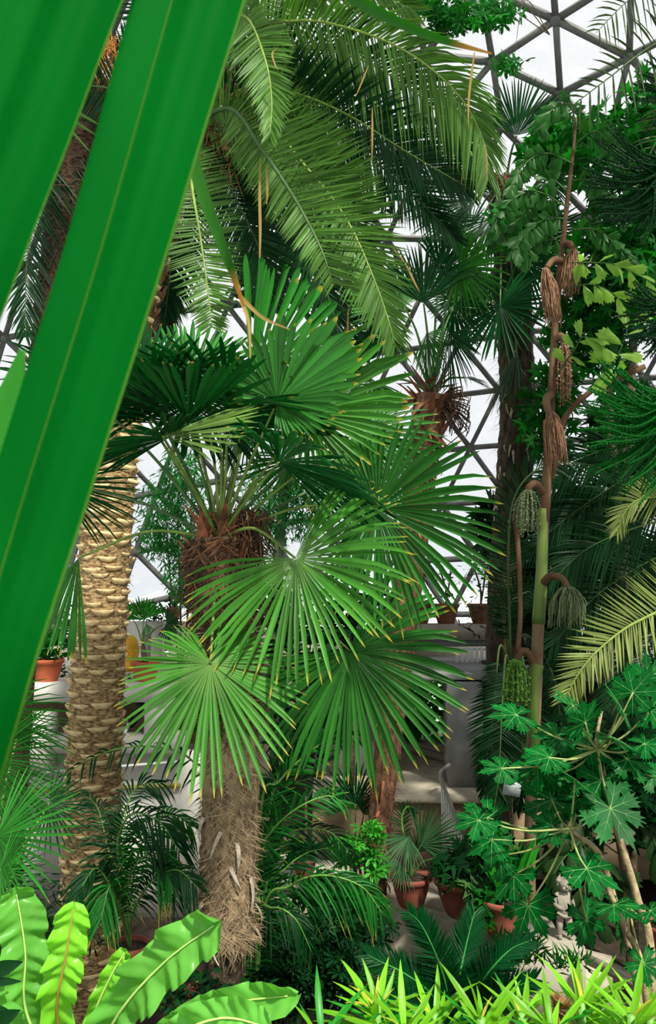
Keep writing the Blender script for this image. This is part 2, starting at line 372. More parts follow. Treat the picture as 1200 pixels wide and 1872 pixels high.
wbox('wall_block', 1130, 1500, 1150, 1300, 12.2, .4, M['grey'], 'dim grey gallery parapet behind the pale date frond')
wbox('wall_back', 300, 700, 1150, 1560, 13.6, .2, M['dim'], 'dim beige wall behind the big fan palm')
def radiator(name, x0, x1, y0, y1, d, n, label):
    a = P(x0, y1, d); b = P(x1, y0, d); t = thing(name, label, 'radiator', ((a[0] + b[0]) / 2, d, a[2]))
    for i in range(n):
        x = a[0] + (b[0] - a[0]) * (i + .5) / n; w = (b[0] - a[0]) / n * .36
        m = MB(); m.tube([(x, d, a[2]), (x, d, a[2] + .02), (x, d, b[2] - .02), (x, d, b[2])], [w * .6, w, w, w * .6], 8); m.sm = True; m.build('fin', M['radi'], t)
    for z in (a[2] + .03, b[2] - .03):
        m = MB(); m.tube([(a[0], d + .01, z), (b[0], d + .01, z)], .022, 8); m.build('pipe', M['radi'], t)
radiator('radiator', 832, 985, 1183, 1223, 13.05, 17, 'white finned radiator under the pot ledge of the right gallery')
# handrail by the right pier
t = thing('handrail', 'curved grey metal handrail beside the doorway pier', 'handrail', P(808, 1560, 10.3))
m = MB(); m.tube(smooth([P(822, 1398, 10.6), P(806, 1410, 10.4), P(806, 1428, 10.3), P(816, 1448, 10.2), P(836, 1500, 9.9), P(846, 1545, 9.7)], 20), .022, 8); m.sm = True; m.build('rail', M['metal'], t)
for i in range(8):
    u = i / 7; a = P(808 + 30 * u, 1432 + 75 * u, 10.3 - .4 * u); b = a.copy(); b[2] = .02
    m = MB(); m.tube([a, b], .012, 6); m.build('baluster', M['radi'], t)
# plant sign
a = P(937, 1441, 8.6)
t = thing('plant_sign', 'small white plant information sign on a stake behind the papaya', 'sign', (a[0], 8.6, -.6))
m = MB(); X = A(.985, 0, -.17); Z = A(.17, 0, .985); hw, hh = .092, .078
c = [a - X * hw - Z * hh, a + X * hw - Z * hh, a + X * hw + Z * hh, a - X * hw + Z * hh]; yb = A(0, .012, 0)
m.add(c + [q + yb for q in c], [(0, 1, 2, 3), (7, 6, 5, 4), (0, 4, 5, 1), (1, 5, 6, 2), (2, 6, 7, 3), (3, 7, 4, 0)]); m.build('board', M['sign'], t)
yb = A(0, -.002, 0)
for (u0, u1, w0, w1) in ((-.8, -.2, .35, .85), (-.75, .7, .1, .14), (-.75, .5, -.1, -.07), (-.75, .6, -.3, -.27)):
    m = MB(); m.add([a + yb + X * hw * u0 + Z * hh * w0, a + yb + X * hw * u1 + Z * hh * w0, a + yb + X * hw * u1 + Z * hh * w1, a + yb + X * hw * u0 + Z * hh * w1], [(0, 1, 2, 3)]); m.build('print', M['ink'], t)
m = MB(); m.tube([a + A(0, .02, -.02), (a[0], 8.63, -.6)], .008, 6); m.build('stake', M['bark_shade_dk'], t)

# left gallery
wbox('trim_5', -260, 306, 1249, 1284, 10, .55, M['white'], 'thick white ledge carrying pots on the left gallery', 'ledge')
wbox('wall_left_pier', 263, 310, 1284, 1352, 10.06, .45, M['white'], 'white pier at the right end of the left gallery')
wbox('wall_left_pier_near', 28, 83, 1308, 1420, 9.7, .5, M['white'], 'white pier left of the thick date palm trunk')
wbox('trim_6', -260, 330, 1347, 1378, 9.95, .5, M['white'], 'white lower band of the left gallery', 'ledge')
wbox('wall_left', -260, 430, 1378, 1690, 10.25, .3, M['white'], 'white lower wall of the left gallery')
wbox('wall_left_back', -260, 420, 1270, 1360, 11.6, .1, M['brown'], 'dim brown back of the opening in the left gallery')
wbox('floor_left_gallery', -260, 420, 1249, 1256, 10.5, 3.2, M['dim'], 'floor of the left gallery behind the pots', 'floor')
wbox('wall_left_parapet', 225, 296, 1136, 1249, 12.4, .25, M['white'], 'white parapet behind the pot with the young fan palm')
wbox('trim_7', 262, 275, 1160, 1215, 12.36, .05, M['grey'], 'recessed grey slot in the white parapet', 'slot')
wbox('wall_left_parapet_far', -200, 225, 1180, 1249, 13.0, .2, M['white'], 'low white parapet far behind the thick date palm trunk')
m = MB(); m.tube([P(-120, 1452, 10.2), P(330, 1436, 10.2)], .028, 8); m.sm = True; m.build('wall_pipe', M['pipe'], label='yellowed pipe along the white lower wall of the left gallery', cat='pipe')
m = MB(); m.tube([P(10, 1418, 9.8), P(330, 1392, 9.9)], .018, 6); m.build('wall_conduit', M['radi'], label='thin white conduit above the yellowed pipe', cat='pipe')
radiator('radiator', 178, 214, 1308, 1346, 10.35, 3, 'small white radiator in the left gallery opening')
m = MB(); m.tube(smooth([P(256, 1284, 10.4), P(254, 1300, 10.4), P(246, 1315, 10.4), P(238, 1325, 10.3)], 14), .05, 8); m.sm = True
m.build('drain_hose', M['black'], label='black hose hanging in the left gallery opening', cat='hose')
m = MB(); m.tube(smooth([P(236, 1322, 10), P(231, 1334, 10), P(229, 1342, 10), P(238, 1345, 10.05)], 12), .02, 8); m.sm = True
m.build('white_tap', M['radi'], label='white plastic tap beside the black hose', cat='tap')
q = P(236, 1205, 10.6); m = MB(); m.lathe([(.0, 0), (.09, .0), (.12, .07), (.115, .13), (.12, .2), (.135, .3), (.10, .42), (.05, .47), (0, .47)], q - A(0, 0, .16), 20); m.sm = True
m.build('glazed_jar', M['yellowpot'], label='yellow rounded jar half hidden behind the thick palm trunk', cat='jar')

# near planter below the frame, carries the foreground ferns and straps
mb = MB(); mb.box((-2.6, 1.0, -.6), (2.6, 2.9, 1.55)); mb.build('wall_planter', M['dim'], kind='structure', label='near planter wall at the viewer below the ferns', cat='planter')
mb = MB(); mb.box((-2.55, 1.05, 1.55), (2.55, 2.85, 1.60)); mb.build('floor_planter_soil', M['soil'], kind='structure', label='soil of the near planter', cat='soil')

# ------------------------------------------------------------------ geodesic dome
def geodesic(n):
    p = (1 + 5 ** .5) / 2
    V = np.array([(-1, p, 0), (1, p, 0), (-1, -p, 0), (1, -p, 0), (0, -1, p), (0, 1, p), (0, -1, -p), (0, 1, -p), (p, 0, -1), (p, 0, 1), (-p, 0, -1), (-p, 0, 1)], float)
    F = [(0, 11, 5), (0, 5, 1), (0, 1, 7), (0, 7, 10), (0, 10, 11), (1, 5, 9), (5, 11, 4), (11, 10, 2), (10, 7, 6), (7, 1, 8), (3, 9, 4), (3, 4, 2), (3, 2, 6), (3, 6, 8), (3, 8, 9), (4, 9, 5), (2, 4, 11), (6, 2, 10), (8, 6, 7), (9, 8, 1)]
    idx = {}; pts = []; tris = []
    def vid(q):
        q = q / np.linalg.norm(q); k = tuple(np.round(q, 5))
        k = tuple(0.0 if abs(x) < 1e-9 else x for x in k)
        if k not in idx: idx[k] = len(pts); pts.append(q)
        return idx[k]
    for a, b, c in F:
        g = {(i, j): vid(V[a] * i + V[b] * j + V[c] * (n - i - j)) for i in range(n + 1) for j in range(n + 1 - i)}
        for i in range(n):
            for j in range(n - i):
                tris.append((g[i, j], g[i + 1, j], g[i, j + 1]))
                if i + j < n - 1: tris.append((g[i + 1, j], g[i + 1, j + 1], g[i, j + 1]))
    return np.array(pts), tris
DP, DT = geodesic(13)
Q = Quaternion((0.1856, 0.5567, 0.261, 0.7575)).normalized()
RM = np.array(Q.to_matrix()); DC = A(-.514, 3.6726, .5192); DR = 13.0685
DP = DP @ RM.T * DR + DC
def project(p):
    q = p - CAM; c, s = math.cos(PITCH), math.sin(PITCH)
    y = q[1] * c + q[2] * s; z = -q[1] * s + q[2] * c
    return (600 + FPX * q[0] / y, 936 - FPX * z / y) if y > .5 else (1e6, 1e6)
dome = thing('ceiling', 'geodesic dome of grey struts and triangular glass panes', 'dome', tuple(DC), kind='structure')
inview = lambda p: (lambda q: -120 < q[0] < 1320 and -150 < q[1] < 1230)(project(p)) and p[1] > 3
keep = [tr for tr in DT if min(DP[i][2] for i in tr) > -.6 and sum(DP[i] for i in tr)[1] / 3 > -3]
panes = []; rest = MB()
for tr in keep:
    c = sum(DP[i] for i in tr) / 3; nn = nz(c - DC)
    vv = [c + (DP[i] - c) * .985 for i in tr]
    vv = [q + nn * .004 for q in vv] + [q - nn * .004 for q in vv]
    fc = [(0, 1, 2), (5, 4, 3), (0, 3, 4, 1), (1, 4, 5, 2), (2, 5, 3, 0)]
    if inview(c): panes.append((np.linalg.norm(c - CAM), vv, fc))
    else: rest.add(vv, fc)
panes.sort(key=lambda x: x[0])
for i, (dd, vv, fc) in enumerate(panes):
    if i < 300: m = MB(); m.add(vv, fc); m.build('pane', M['glass'], dome)
    else: rest.add(vv, fc)
rest.build('far_panes', M['glass'], dome, kind='stuff')
edges = set()
for tr in keep:
    for k in range(3): edges.add(tuple(sorted((tr[k], tr[(k + 1) % 3]))))
es = sorted(edges, key=lambda e: (not inview((DP[e[0]] + DP[e[1]]) / 2), np.linalg.norm((DP[e[0]] + DP[e[1]]) / 2 - CAM)))
m = MB(); m.box((0, -.04, -.07), (1, .04, .03)); strut_me = m.mesh('strut', M['strut']); rest = MB()
for i, (a, b) in enumerate(es):
    pa, pb = DP[a], DP[b]; nn = nz((pa + pb) / 2 - DC); L_ = np.linalg.norm(pb - pa)
    if i < 300: inst('strut', strut_me, dome, frame(pa, pb - pa, nn, (L_, 1, 1)))
    else:
        x = nz(pb - pa); y = nz(np.cross(nn, x)); z = np.cross(x, y)
        q = [pa + y * u + z * w for u, w in ((-.05, -.07), (.05, -.07), (.05, .03), (-.05, .03))]; q += [k + (pb - pa) for k in q]
        rest.add(q, [(0, 1, 5, 4), (1, 2, 6, 5), (2, 3, 7, 6), (3, 0, 4, 7)])
rest.build('far_struts', M['strut'], dome, kind='stuff')
m = MB(); m.lathe([(0, -.085), (.065, -.085), (.075, -.07), (.075, .03), (0, .03)], sides=10); hub_me = m.mesh('hub', M['strut']); k = 0
for i, p in enumerate(DP):
    if p[2] > -.4 and inview(p) and k < 220:
        inst('joint', hub_me, dome, frame(p, np.cross(nz(p - DC), A(.1, .2, .9)), p - DC)); k += 1

# ------------------------------------------------------------------ leaf builders
def fan_leaf(mb, hub, tip, face=None, roll=0, tilt=0, n=42, spread=150, fuse=.42, droop=.12, cup=.0, short=.3, seed=0, wid=1.0, sag=.06, fold=.75, pw=1.3):
    r_ = random.Random(seed)
    hub = np.asarray(hub, float); ax = np.asarray(tip, float) - hub; R = np.linalg.norm(ax); ax = nz(ax)
    nn = nz(CAM - hub) if face is None else nz(face)
    nn = nz(nn - ax * np.dot(nn, ax)); nn = rotv(nn, ax, roll); s = np.cross(nn, ax)
    if tilt: q = rotv(ax, s, tilt); nn = rotv(nn, s, tilt); ax = q
    sp = math.radians(spread); dth = 2 * sp / n
    for i in range(n):
        th = -sp + dth * (i + .5 + r_.uniform(-.12, .12))
        Lh = R * (1 - short * (abs(th) / math.pi) ** pw) * r_.uniform(.94, 1.04)
        d = nz(math.cos(th) * ax + math.sin(th) * s + nn * (cup * abs(math.sin(th)) + r_.uniform(-.05, .05)))
        td = nz(-math.sin(th) * ax + math.cos(th) * s)
        fu = fuse * r_.uniform(.85, 1.15)
        q = np.array([.015, fu * .55, fu, fu + (1 - fu) * .35, fu + (1 - fu) * .72, fu + (1 - fu) * .92, 1.0])
        wf = fu * Lh * math.tan(dth / 2) * wid
        w = np.array([.03 * wf, .55 * wf, wf, wf * 1.0, wf * .72, wf * .36, .02 * wf])
        dr = droop * r_.uniform(.5, 1.5)
        C = hub + d * (q * Lh)[:, None] + G * (dr * Lh * q ** 2.6)[:, None] + td * (r_.uniform(-.03, .03) * Lh * q ** 2)[:, None] + G * (sag * Lh * r_.choice((0, 0, 1)) * np.maximum(0, q - .75) * 4)[:, None]
        tw = math.radians(r_.uniform(-22, 22)); f2 = np.clip((q - fu) / (1 - fu), 0, 1)[:, None]
        wv = td * (1 - f2) + f2 * (td * math.cos(tw) + nn * math.sin(tw)); nv = nn * (1 - f2) + f2 * (nn * math.cos(tw) - td * math.sin(tw))
        mb.strip(C, wv * w[:, None], nv * (fold * w)[:, None] * (-1), q, r_.random())
def pinnate(mb, pts, n=70, L=.5, wid=.016, a0=68, a1=22, v=12, droop=.15, up=None, roll=0, prof=None, start=.12, seed=0, seg=4, fold=.5, lside=(1, 1), jit=5, base_short=.45, tip_short=.35, twist=34):
    r_ = random.Random(seed)
    C = smooth(pts, 60); T = np.gradient(C, axis=0)
    upv = nz(CAM - C[30]) if up is None else nz(up)
    cum = np.r_[0, np.cumsum(np.linalg.norm(np.diff(C, axis=0), axis=1))]; cum /= cum[-1]
    q = np.linspace(0, 1, seg); wq = np.interp(q, [0, .2, .6, 1], [.45, 1, .85, .03])
    for k in range(n):
        u = start + (1 - start) * (k + .5) / n
        for sd in (-1, 1):
            uu = min(.999, max(0, u + r_.uniform(-.3, .3) / n))
            p = np.array([np.interp(uu, cum, C[:, j]) for j in range(3)]); t = nz([np.interp(uu, cum, T[:, j]) for j in range(3)])
            s = nz(np.cross(t, upv)); s = rotv(s, t, roll); nn = np.cross(s, t)
            a = math.radians(a0 + (a1 - a0) * uu ** 1.8 + r_.uniform(-jit, jit)); vv = math.radians(v + r_.uniform(-jit, jit))
            d = math.cos(a) * t + math.sin(a) * (sd * s * math.cos(vv) + nn * math.sin(vv)); d = nz(d)
            wid_ = wid * .88; ln = L * min(1, base_short + (1 - base_short) * (uu - start) / .22) * (1 if uu < .6 else 1 - (1 - tip_short) * ((uu - .6) / .4) ** 1.5) * r_.uniform(.92, 1.06) * (lside[0] if sd < 0 else lside[1])
            Cc = p + d * (q * ln)[:, None] + G * (droop * r_.uniform(.6, 1.4) * ln * q ** 2)[:, None]
            w = nz(t - d * np.dot(t, d)); w = rotv(w, d, r_.uniform(-twist, twist))
            mb.strip(Cc, w * (wid_ * wq)[:, None], np.cross(d, w) * (fold * wid_ * wq)[:, None], q, r_.random())
def frond(parent, pts, mat, rmat, name='frond', rad=.018, **k):
    m = MB(); pinnate(m, pts, **k); o = m.build(name, mat, parent)
    C = smooth(pts, 30); m = MB(); m.tube(C, np.linspace(rad, rad * .18, 30), 6); m.sm = True; m.build('rachis', rmat, o)
    return o
def px(lst): return [P(*q) for q in lst]
def fanpalm_leaf(parent, hub, tip, crown, mat, pmat, prad=.0095, bow=.15, name='leaf', **k):
    h = P(*hub); m = MB(); fan_leaf(m, h, P(*tip), **k); o = m.build(name, mat, parent)
    if crown is not None:
        c = np.asarray(crown, float); mid = (c + h) / 2 + A(0, 0, bow * np.linalg.norm(h - c))
        m = MB(); m.tube(smooth([c, mid, h], 16), np.linspace(prad * 1.5, prad * .8, 16), 6); m.sm = True; m.build('petiole', pmat, o)
    return o
def trunk_tube(pts, r0, r1, n=80, sides=28, amp=.05, seed=0, rings=0):
    r_ = np.random.default_rng(seed); C = smooth(pts, n); T = np.gradient(C, axis=0); v = []
    ph = r_.uniform(0, 6.28, 40)
    for i in range(n):
        t = nz(T[i]); e1 = nz(np.cross(t, A(.1, 1, .05))); e2 = np.cross(t, e1); u = i / (n - 1); r = r0 + (r1 - r0) * u
        for j in range(sides):
            a = 2 * math.pi * j / sides
            k = 1 + amp * (math.sin(3 * a + u * 9 + ph[0]) * .3 + math.sin(5 * a - u * 31 + ph[1]) * .3 + r_.normal() * .45) + (rings * math.sin(u * 400))
            v.append(C[i] + r * k * (math.cos(a) * e1 + math.sin(a) * e2))
    m = MB(); m.add(np.array(v), [(i * sides + j, i * sides + (j + 1) % sides, (i + 1) * sides + (j + 1) % sides, (i + 1) * sides + j) for i in range(n - 1) for j in range(sides)]); m.sm = True
    return m, C
def fibres(C, r0, r1, n, ln=.16, w=.004, seed=0, lift=.04, down=.8, u0=0, u1=1):
    r_ = np.random.default_rng(seed); m = MB(); N = len(C)
    for _ in range(n):
        u = r_.uniform(u0, u1); i = u * (N - 1); p = np.array([np.interp(i, range(N), C[:, k]) for k in range(3)])
        a = r_.uniform(0, 6.283); d = A(math.cos(a), math.sin(a), 0); tg = A(-d[1], d[0], 0); r = r0 + (r1 - r0) * u
        dr = nz(tg * r_.normal() + A(0, 0, -1) * down * r_.uniform(.2, 1.4)); L_ = ln * r_.uniform(.4, 1.5); lf = lift * r_.uniform(.2, 1.6)
        q = np.linspace(0, 1, 4); pts = p + d * r * .97 + dr * (q * L_)[:, None] + d * (lf * np.sin(q * 2.4))[:, None]
        # keep wrapped round the trunk
        off = pts - p; rr = np.linalg.norm(off[:, :2], axis=1); sc = np.maximum(1, r * .98 / np.maximum(rr, 1e-4)); pts[:, :2] = p[:2] + off[:, :2] * sc[:, None]
        wv = nz(np.cross(dr, d)); m.strip(pts, wv * (w * np.array([1, 1, .7, .2]))[:, None], None, None, r_.random())
    return m

# ------------------------------------------------------------------ thick date palm (left)
base = P(160, 1834, 7.5); base[2] = -.62
p1 = thing('date_palm', 'tall date palm with thick tan trunk of crescent leaf scars, left', 'palm', tuple(base))
TP = [base] + px([(166, 1640, 7.5), (172, 1400, 7.5), (186, 1100, 7.5), (207, 830, 7.5), (235, 600, 7.5), (285, 400, 7.4), (345, 250, 7.3)])
m, C1 = trunk_tube(TP, .262, .20, 150, 36, .035, 3); m.build('trunk', M['trunk'], p1)
# crescent scar mesh: local X = outwards, Y = round the trunk, Z = up
m = MB(); w, h, d = .112, .040, .046
prof = []
for j in range(9):
    u = -1 + j / 4; e = max(0, 1 - u * u) ** .62
    prof += [(.0, u * w, h * .15), (d * (.35 + .65 * e), u * w * .96, h * (.05 + .25 * abs(u))), (d * .5 * e, u * w * .9, -h * 1.05 * e), (-.02, u * w * .85, -h * 1.35 * e)]
m.add(prof, [(4 * j + a, 4 * j + a + 1, 4 * j + a + 5, 4 * j + a + 4) for j in range(8) for a in range(3)]); scar_me = m.mesh('leaf_scar', M['scar'])
scars = []; Cz = smooth(TP, 400); s_len = np.r_[0, np.cumsum(np.linalg.norm(np.diff(Cz, axis=0), axis=1))]
row = 0; s = .6
while s < s_len[-1] - .3:
    p = np.array([np.interp(s, s_len, Cz[:, k]) for k in range(3)]); u = s / s_len[-1]; R_ = .262 + (.20 - .262) * u
    for k in range(7):
        a = 2 * math.pi * (k + .5 * (row % 2)) / 7 + row * .09 + rnd.uniform(-.08, .08); d = A(math.cos(a), math.sin(a), 0)
        scars.append((np.dot(d, nz((CAM - p) * A(1, 1, 0))), p + d * (R_ - .004) + A(0, 0, rnd.uniform(-.03, .03)), d, rnd.uniform(.7, 1.12)))
    s += .105; row += 1
# those that face the viewer are single pieces, the rest one joined part
front = [q for q in scars if q[0] > .12 and q[1][2] < 5.0]; front = front[:300]; fs = set(id(q) for q in front); rest = MB()
sv = np.array([v.co[:] for v in scar_me.vertices]); sf = [tuple(f.vertices) for f in scar_me.polygons]
for q in scars:
    Mx = frame(q[1], q[2], A(0, 0, 1), (q[3] * rnd.uniform(.7, 1.2), q[3], q[3] * rnd.uniform(.8, 1.1)))
    if id(q) in fs: inst('leaf_scar', scar_me, p1, Mx)
    else: rest.add((np.array(Mx.to_3x3()) @ sv.T).T + q[1], sf)
rest.build('far_leaf_scars', M['scar'], p1, kind='stuff')
fibres(C1, .262, .20, 1500, .16, .0035, 5, .012, .25).build('bark_fibre', M['trunk'], p1, kind='stuff')
# rough boots high on the trunk
bm_ = MB()
for i in range(150):
    u = rnd.uniform(.6, .99); a = rnd.uniform(0, 6.28); d = A(math.cos(a), math.sin(a), 0); p = C1[int(u * 149)]
    bm_.strip(p + d * A(.2, .24, .30)[:, None] + A(0, 0, 1) * A(-.06, .0, .10)[:, None], nz(np.cross(d, A(0, 0, 1))) * A(.07, .06, .03)[:, None], d * A(.03, .03, .01)[:, None], None, rnd.random())
bm_.build('leaf_boots', M['fibre_red'], p1, kind='stuff')
cr1 = P(345, 235, 7.3)
K = dict(n=110, wid=.016, droop=.12)
PH, RA, PD, RD = M['phoenix'], M['rachis'], M['phoenix_dk'], M['rachis_dk']
frond(p1, [cr1] + px([(400, 60, 7.0), (448, 30, 6.5), (484, 105, 6.1), (497, 180, 5.9), (494, 245, 5.8)]), PH, RA, L=.40, start=.25, seed=1, **K)
frond(p1, [cr1] + px([(440, 70, 7.1), (540, 38, 6.8), (640, 52, 6.6), (750, 98, 6.5), (840, 175, 6.5), (885, 260, 6.5), (893, 325, 6.5)]), PH, RA, L=.66, seed=2, n=130, wid=.0165, droop=.38, lside=(.85, 1.0), start=.16)
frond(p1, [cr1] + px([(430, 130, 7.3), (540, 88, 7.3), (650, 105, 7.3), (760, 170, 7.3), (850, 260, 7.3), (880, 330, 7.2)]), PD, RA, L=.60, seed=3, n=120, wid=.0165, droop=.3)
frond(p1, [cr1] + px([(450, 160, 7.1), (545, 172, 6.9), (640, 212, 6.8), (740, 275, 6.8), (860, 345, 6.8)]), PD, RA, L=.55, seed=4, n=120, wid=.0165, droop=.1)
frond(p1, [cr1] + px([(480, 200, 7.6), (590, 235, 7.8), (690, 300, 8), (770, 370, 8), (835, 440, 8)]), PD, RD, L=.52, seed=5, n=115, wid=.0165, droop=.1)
frond(p1, [cr1] + px([(420, 198, 6.8), (480, 275, 6.4), (540, 365, 6.2), (585, 450, 6.0), (610, 520, 6.0)]), PH, RD, rad=.028, L=.62, seed=6, n=115, wid=.014, droop=.02, a0=58, a1=50, lside=(1.15, .6))
frond(p1, [cr1] + px([(470, 215, 6.9), (555, 300, 6.6), (630, 395, 6.2), (680, 500, 6.0), (712, 590, 5.9), (722, 632, 5.9)]), PH, RA, L=.55, seed=7, n=130, wid=.0155, droop=.06, a0=75, a1=25)
frond(p1, [cr1] + px([(350, 330, 6.9), (366, 430, 6.7), (380, 530, 6.6), (388, 600, 6.6)]), PH, RA, L=.42, seed=8, n=100, wid=.014, droop=.0, a0=92, a1=55)
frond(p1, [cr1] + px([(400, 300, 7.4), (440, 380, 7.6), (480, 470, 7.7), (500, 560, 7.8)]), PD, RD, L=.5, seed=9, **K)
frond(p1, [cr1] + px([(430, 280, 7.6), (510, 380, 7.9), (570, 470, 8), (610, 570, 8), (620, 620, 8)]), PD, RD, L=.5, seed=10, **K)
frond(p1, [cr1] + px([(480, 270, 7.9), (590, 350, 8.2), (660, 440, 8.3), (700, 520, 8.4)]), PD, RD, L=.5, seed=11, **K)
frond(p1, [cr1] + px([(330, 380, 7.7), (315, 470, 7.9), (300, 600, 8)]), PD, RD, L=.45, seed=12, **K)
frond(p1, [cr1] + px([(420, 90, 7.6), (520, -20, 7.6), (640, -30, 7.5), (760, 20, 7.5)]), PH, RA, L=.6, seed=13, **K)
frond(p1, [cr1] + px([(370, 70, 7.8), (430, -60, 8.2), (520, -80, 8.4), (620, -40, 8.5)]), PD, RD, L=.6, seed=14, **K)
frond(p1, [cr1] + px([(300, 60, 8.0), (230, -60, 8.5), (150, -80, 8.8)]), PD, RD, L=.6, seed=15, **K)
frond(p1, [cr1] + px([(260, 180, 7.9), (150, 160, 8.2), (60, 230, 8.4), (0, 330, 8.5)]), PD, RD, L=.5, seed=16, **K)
frond(p1, [cr1] + px([(430, 240, 7.0), (520, 270, 6.8), (600, 330, 6.8), (660, 390, 6.8)]), PH, RD, L=.58, seed=17, n=100, wid=.014, droop=.02, a0=62, a1=50, lside=(1.1, .8))
frond(p1, [cr1] + px([(400, 130, 7.4), (470, 120, 7.4), (540, 150, 7.4), (600, 220, 7.3)]), PH, RD, L=.5, seed=18, n=100, wid=.015, droop=.02, a0=70, a1=45)
# brown fibrous heart of the crown
m = MB()
for i in range(420):
    a = rnd.uniform(0, 6.28); p = P(rnd.uniform(355, 470), rnd.uniform(130, 330), rnd.uniform(7.0, 7.6)); d = nz(A(rnd.gauss(0, 1), rnd.gauss(0, 1), rnd.gauss(-.3, 1)))
    q = np.linspace(0, 1, 3); m.strip(p + d * (q * rnd.uniform(.1, .3))[:, None], nz(np.cross(d, A(.3, 1, .2))) * A(.006, .005, .001)[:, None], None, None, rnd.random())
m.build('crown_fibre', M['fibre_red'], p1, kind='stuff')
for i in range(46):
    a = rnd.uniform(0, 6.28); p = cr1 + A(0, 0, rnd.uniform(-.35, .1)); d = A(math.cos(a), math.sin(a), rnd.uniform(.1, .8)); q = np.linspace(0, 1, 4)
    m = MB(); m.strip(p + d * (q * .5)[:, None], nz(np.cross(d, A(0, 0, 1))) * A(.07, .05, .035, .025)[:, None], A(0, 0, 1) * A(.03, .03, .02, .01)[:, None]); m.build('frond_base', M['fibre_red'], p1)

# hanging dry leaf strips caught in the crown (each a thing)
def dry(pts, w, label):
    C = smooth(px(pts), 12); q = np.linspace(0, 1, 12); m = MB()
    m.strip(C, A(1, .3, 0) * (w * np.sin(q * 2.6 + .4))[:, None], A(0, -1, 0) * (w * .6 * np.ones(12))[:, None]); m.build('dry_leaflet', M['dry'], label=label, cat='dry leaflet', group='dry leaflets hanging in the fronds')
dry([(476, 290, 6.0), (475, 360, 6.0), (476, 430, 6.0), (474, 505, 6.0)], .012, 'longest brown dry leaflet hanging below the date palm heart')
dry([(487, 300, 6.0), (489, 340, 6.0), (488, 375, 6.0)], .010, 'short brown dry leaflet right of the longest one')
dry([(868, 96, 6.2), (862, 140, 6.2), (857, 190, 6.2), (857, 240, 6.2)], .011, 'tan dry leaflet hanging on the tip of the arching frond')
dry([(681, 197, 6.3), (681, 250, 6.3), (680, 300, 6.3)], .009, 'straight tan dry leaflet on the dark frond')
dry([(507, 88, 5.7), (498, 98, 5.7), (503, 118, 5.7), (509, 130, 5.7)], .008, 'small curled tan dry leaflet on the hanging frond')
dry([(888, 265, 6.3), (890, 300, 6.3), (890, 336, 6.3)], .008, 'tan dry leaflet at the end of the arching frond')
dry([(716, 450, 5.9), (740, 480, 5.9), (760, 520, 5.9), (768, 535, 5.9)], .010, 'cream dry leaflet beside the tip of the bright frond')
dry([(674, 120, 6.3), (660, 155, 6.3), (650, 178, 6.3)], .007, 'thin orange dry leaflet slanting on the dark frond')
dry([(430, 258, 6.5), (442, 262, 6.5), (448, 252, 6.5)], .012, 'orange dry scrap at the date palm heart')
dry([(637, 560, 6.3), (636, 600, 6.3), (635, 640, 6.3)], .009, 'red brown dry leaflet left of the bright frond tip')

# ------------------------------------------------------------------ dark date palm behind the near blades
b2 = P(10, 1500, 9.2); b2[2] = -.6
p2 = thing('date_palm', 'dark date palm with orange fruit stalks behind the near green blades', 'palm', tuple(b2))
T2 = [b2] + px([(15, 1430, 9.2), (50, 1000, 9.2), (85, 700, 9.2), (112, 450, 9.2), (135, 300, 9.2), (175, 150, 9.2)])
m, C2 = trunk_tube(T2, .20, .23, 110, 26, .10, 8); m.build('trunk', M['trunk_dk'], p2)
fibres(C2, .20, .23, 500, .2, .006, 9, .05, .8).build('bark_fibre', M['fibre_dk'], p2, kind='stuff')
cr2 = P(180, 130, 9.2)
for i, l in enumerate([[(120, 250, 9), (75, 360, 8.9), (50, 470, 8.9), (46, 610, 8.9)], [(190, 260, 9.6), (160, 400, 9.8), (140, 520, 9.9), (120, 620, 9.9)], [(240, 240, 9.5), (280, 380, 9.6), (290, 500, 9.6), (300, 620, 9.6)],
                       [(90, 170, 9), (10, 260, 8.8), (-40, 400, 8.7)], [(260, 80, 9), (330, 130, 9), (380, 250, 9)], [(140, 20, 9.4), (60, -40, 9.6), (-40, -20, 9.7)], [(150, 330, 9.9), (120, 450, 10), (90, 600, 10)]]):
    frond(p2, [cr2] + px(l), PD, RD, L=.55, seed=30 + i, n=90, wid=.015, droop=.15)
m = MB()
for i in range(80):
    p = P(rnd.uniform(180, 222), rnd.uniform(50, 130), rnd.uniform(8.6, 9.0)); C = smooth([p, p + A(rnd.uniform(-.12, .12), 0, -.1), p + A(rnd.uniform(-.2, .2), rnd.uniform(-.1, .1), rnd.uniform(-.5, -.2))], 6)
    m.tube(C, .006, 4)
m.build('fruit_stalks', M['orange'], p2, kind='stuff')
for i in range(5):
    m = MB(); a = P(158 + 8 * i, 165 + 28 * i - 20, 7.9); pass
for q in (((157, 162), (195, 188), .02), ((140, 205), (188, 232), .022), ((135, 222), (180, 250), .02), ((128, 238), (170, 284), .02)):
    C = smooth([P(q[0][0] - 25, q[0][1] - 12, 8.2), P(*q[0], 8.2), P(*q[1], 8.2)], 6); m = MB(); m.strip(C, A(.3, 0, 1) * (q[2] * A(1, 1, 1, .9, .6, .1))[:, None], A(0, -.02, 0) * np.ones((6, 1))); m.build('leaflet', PH, p2)

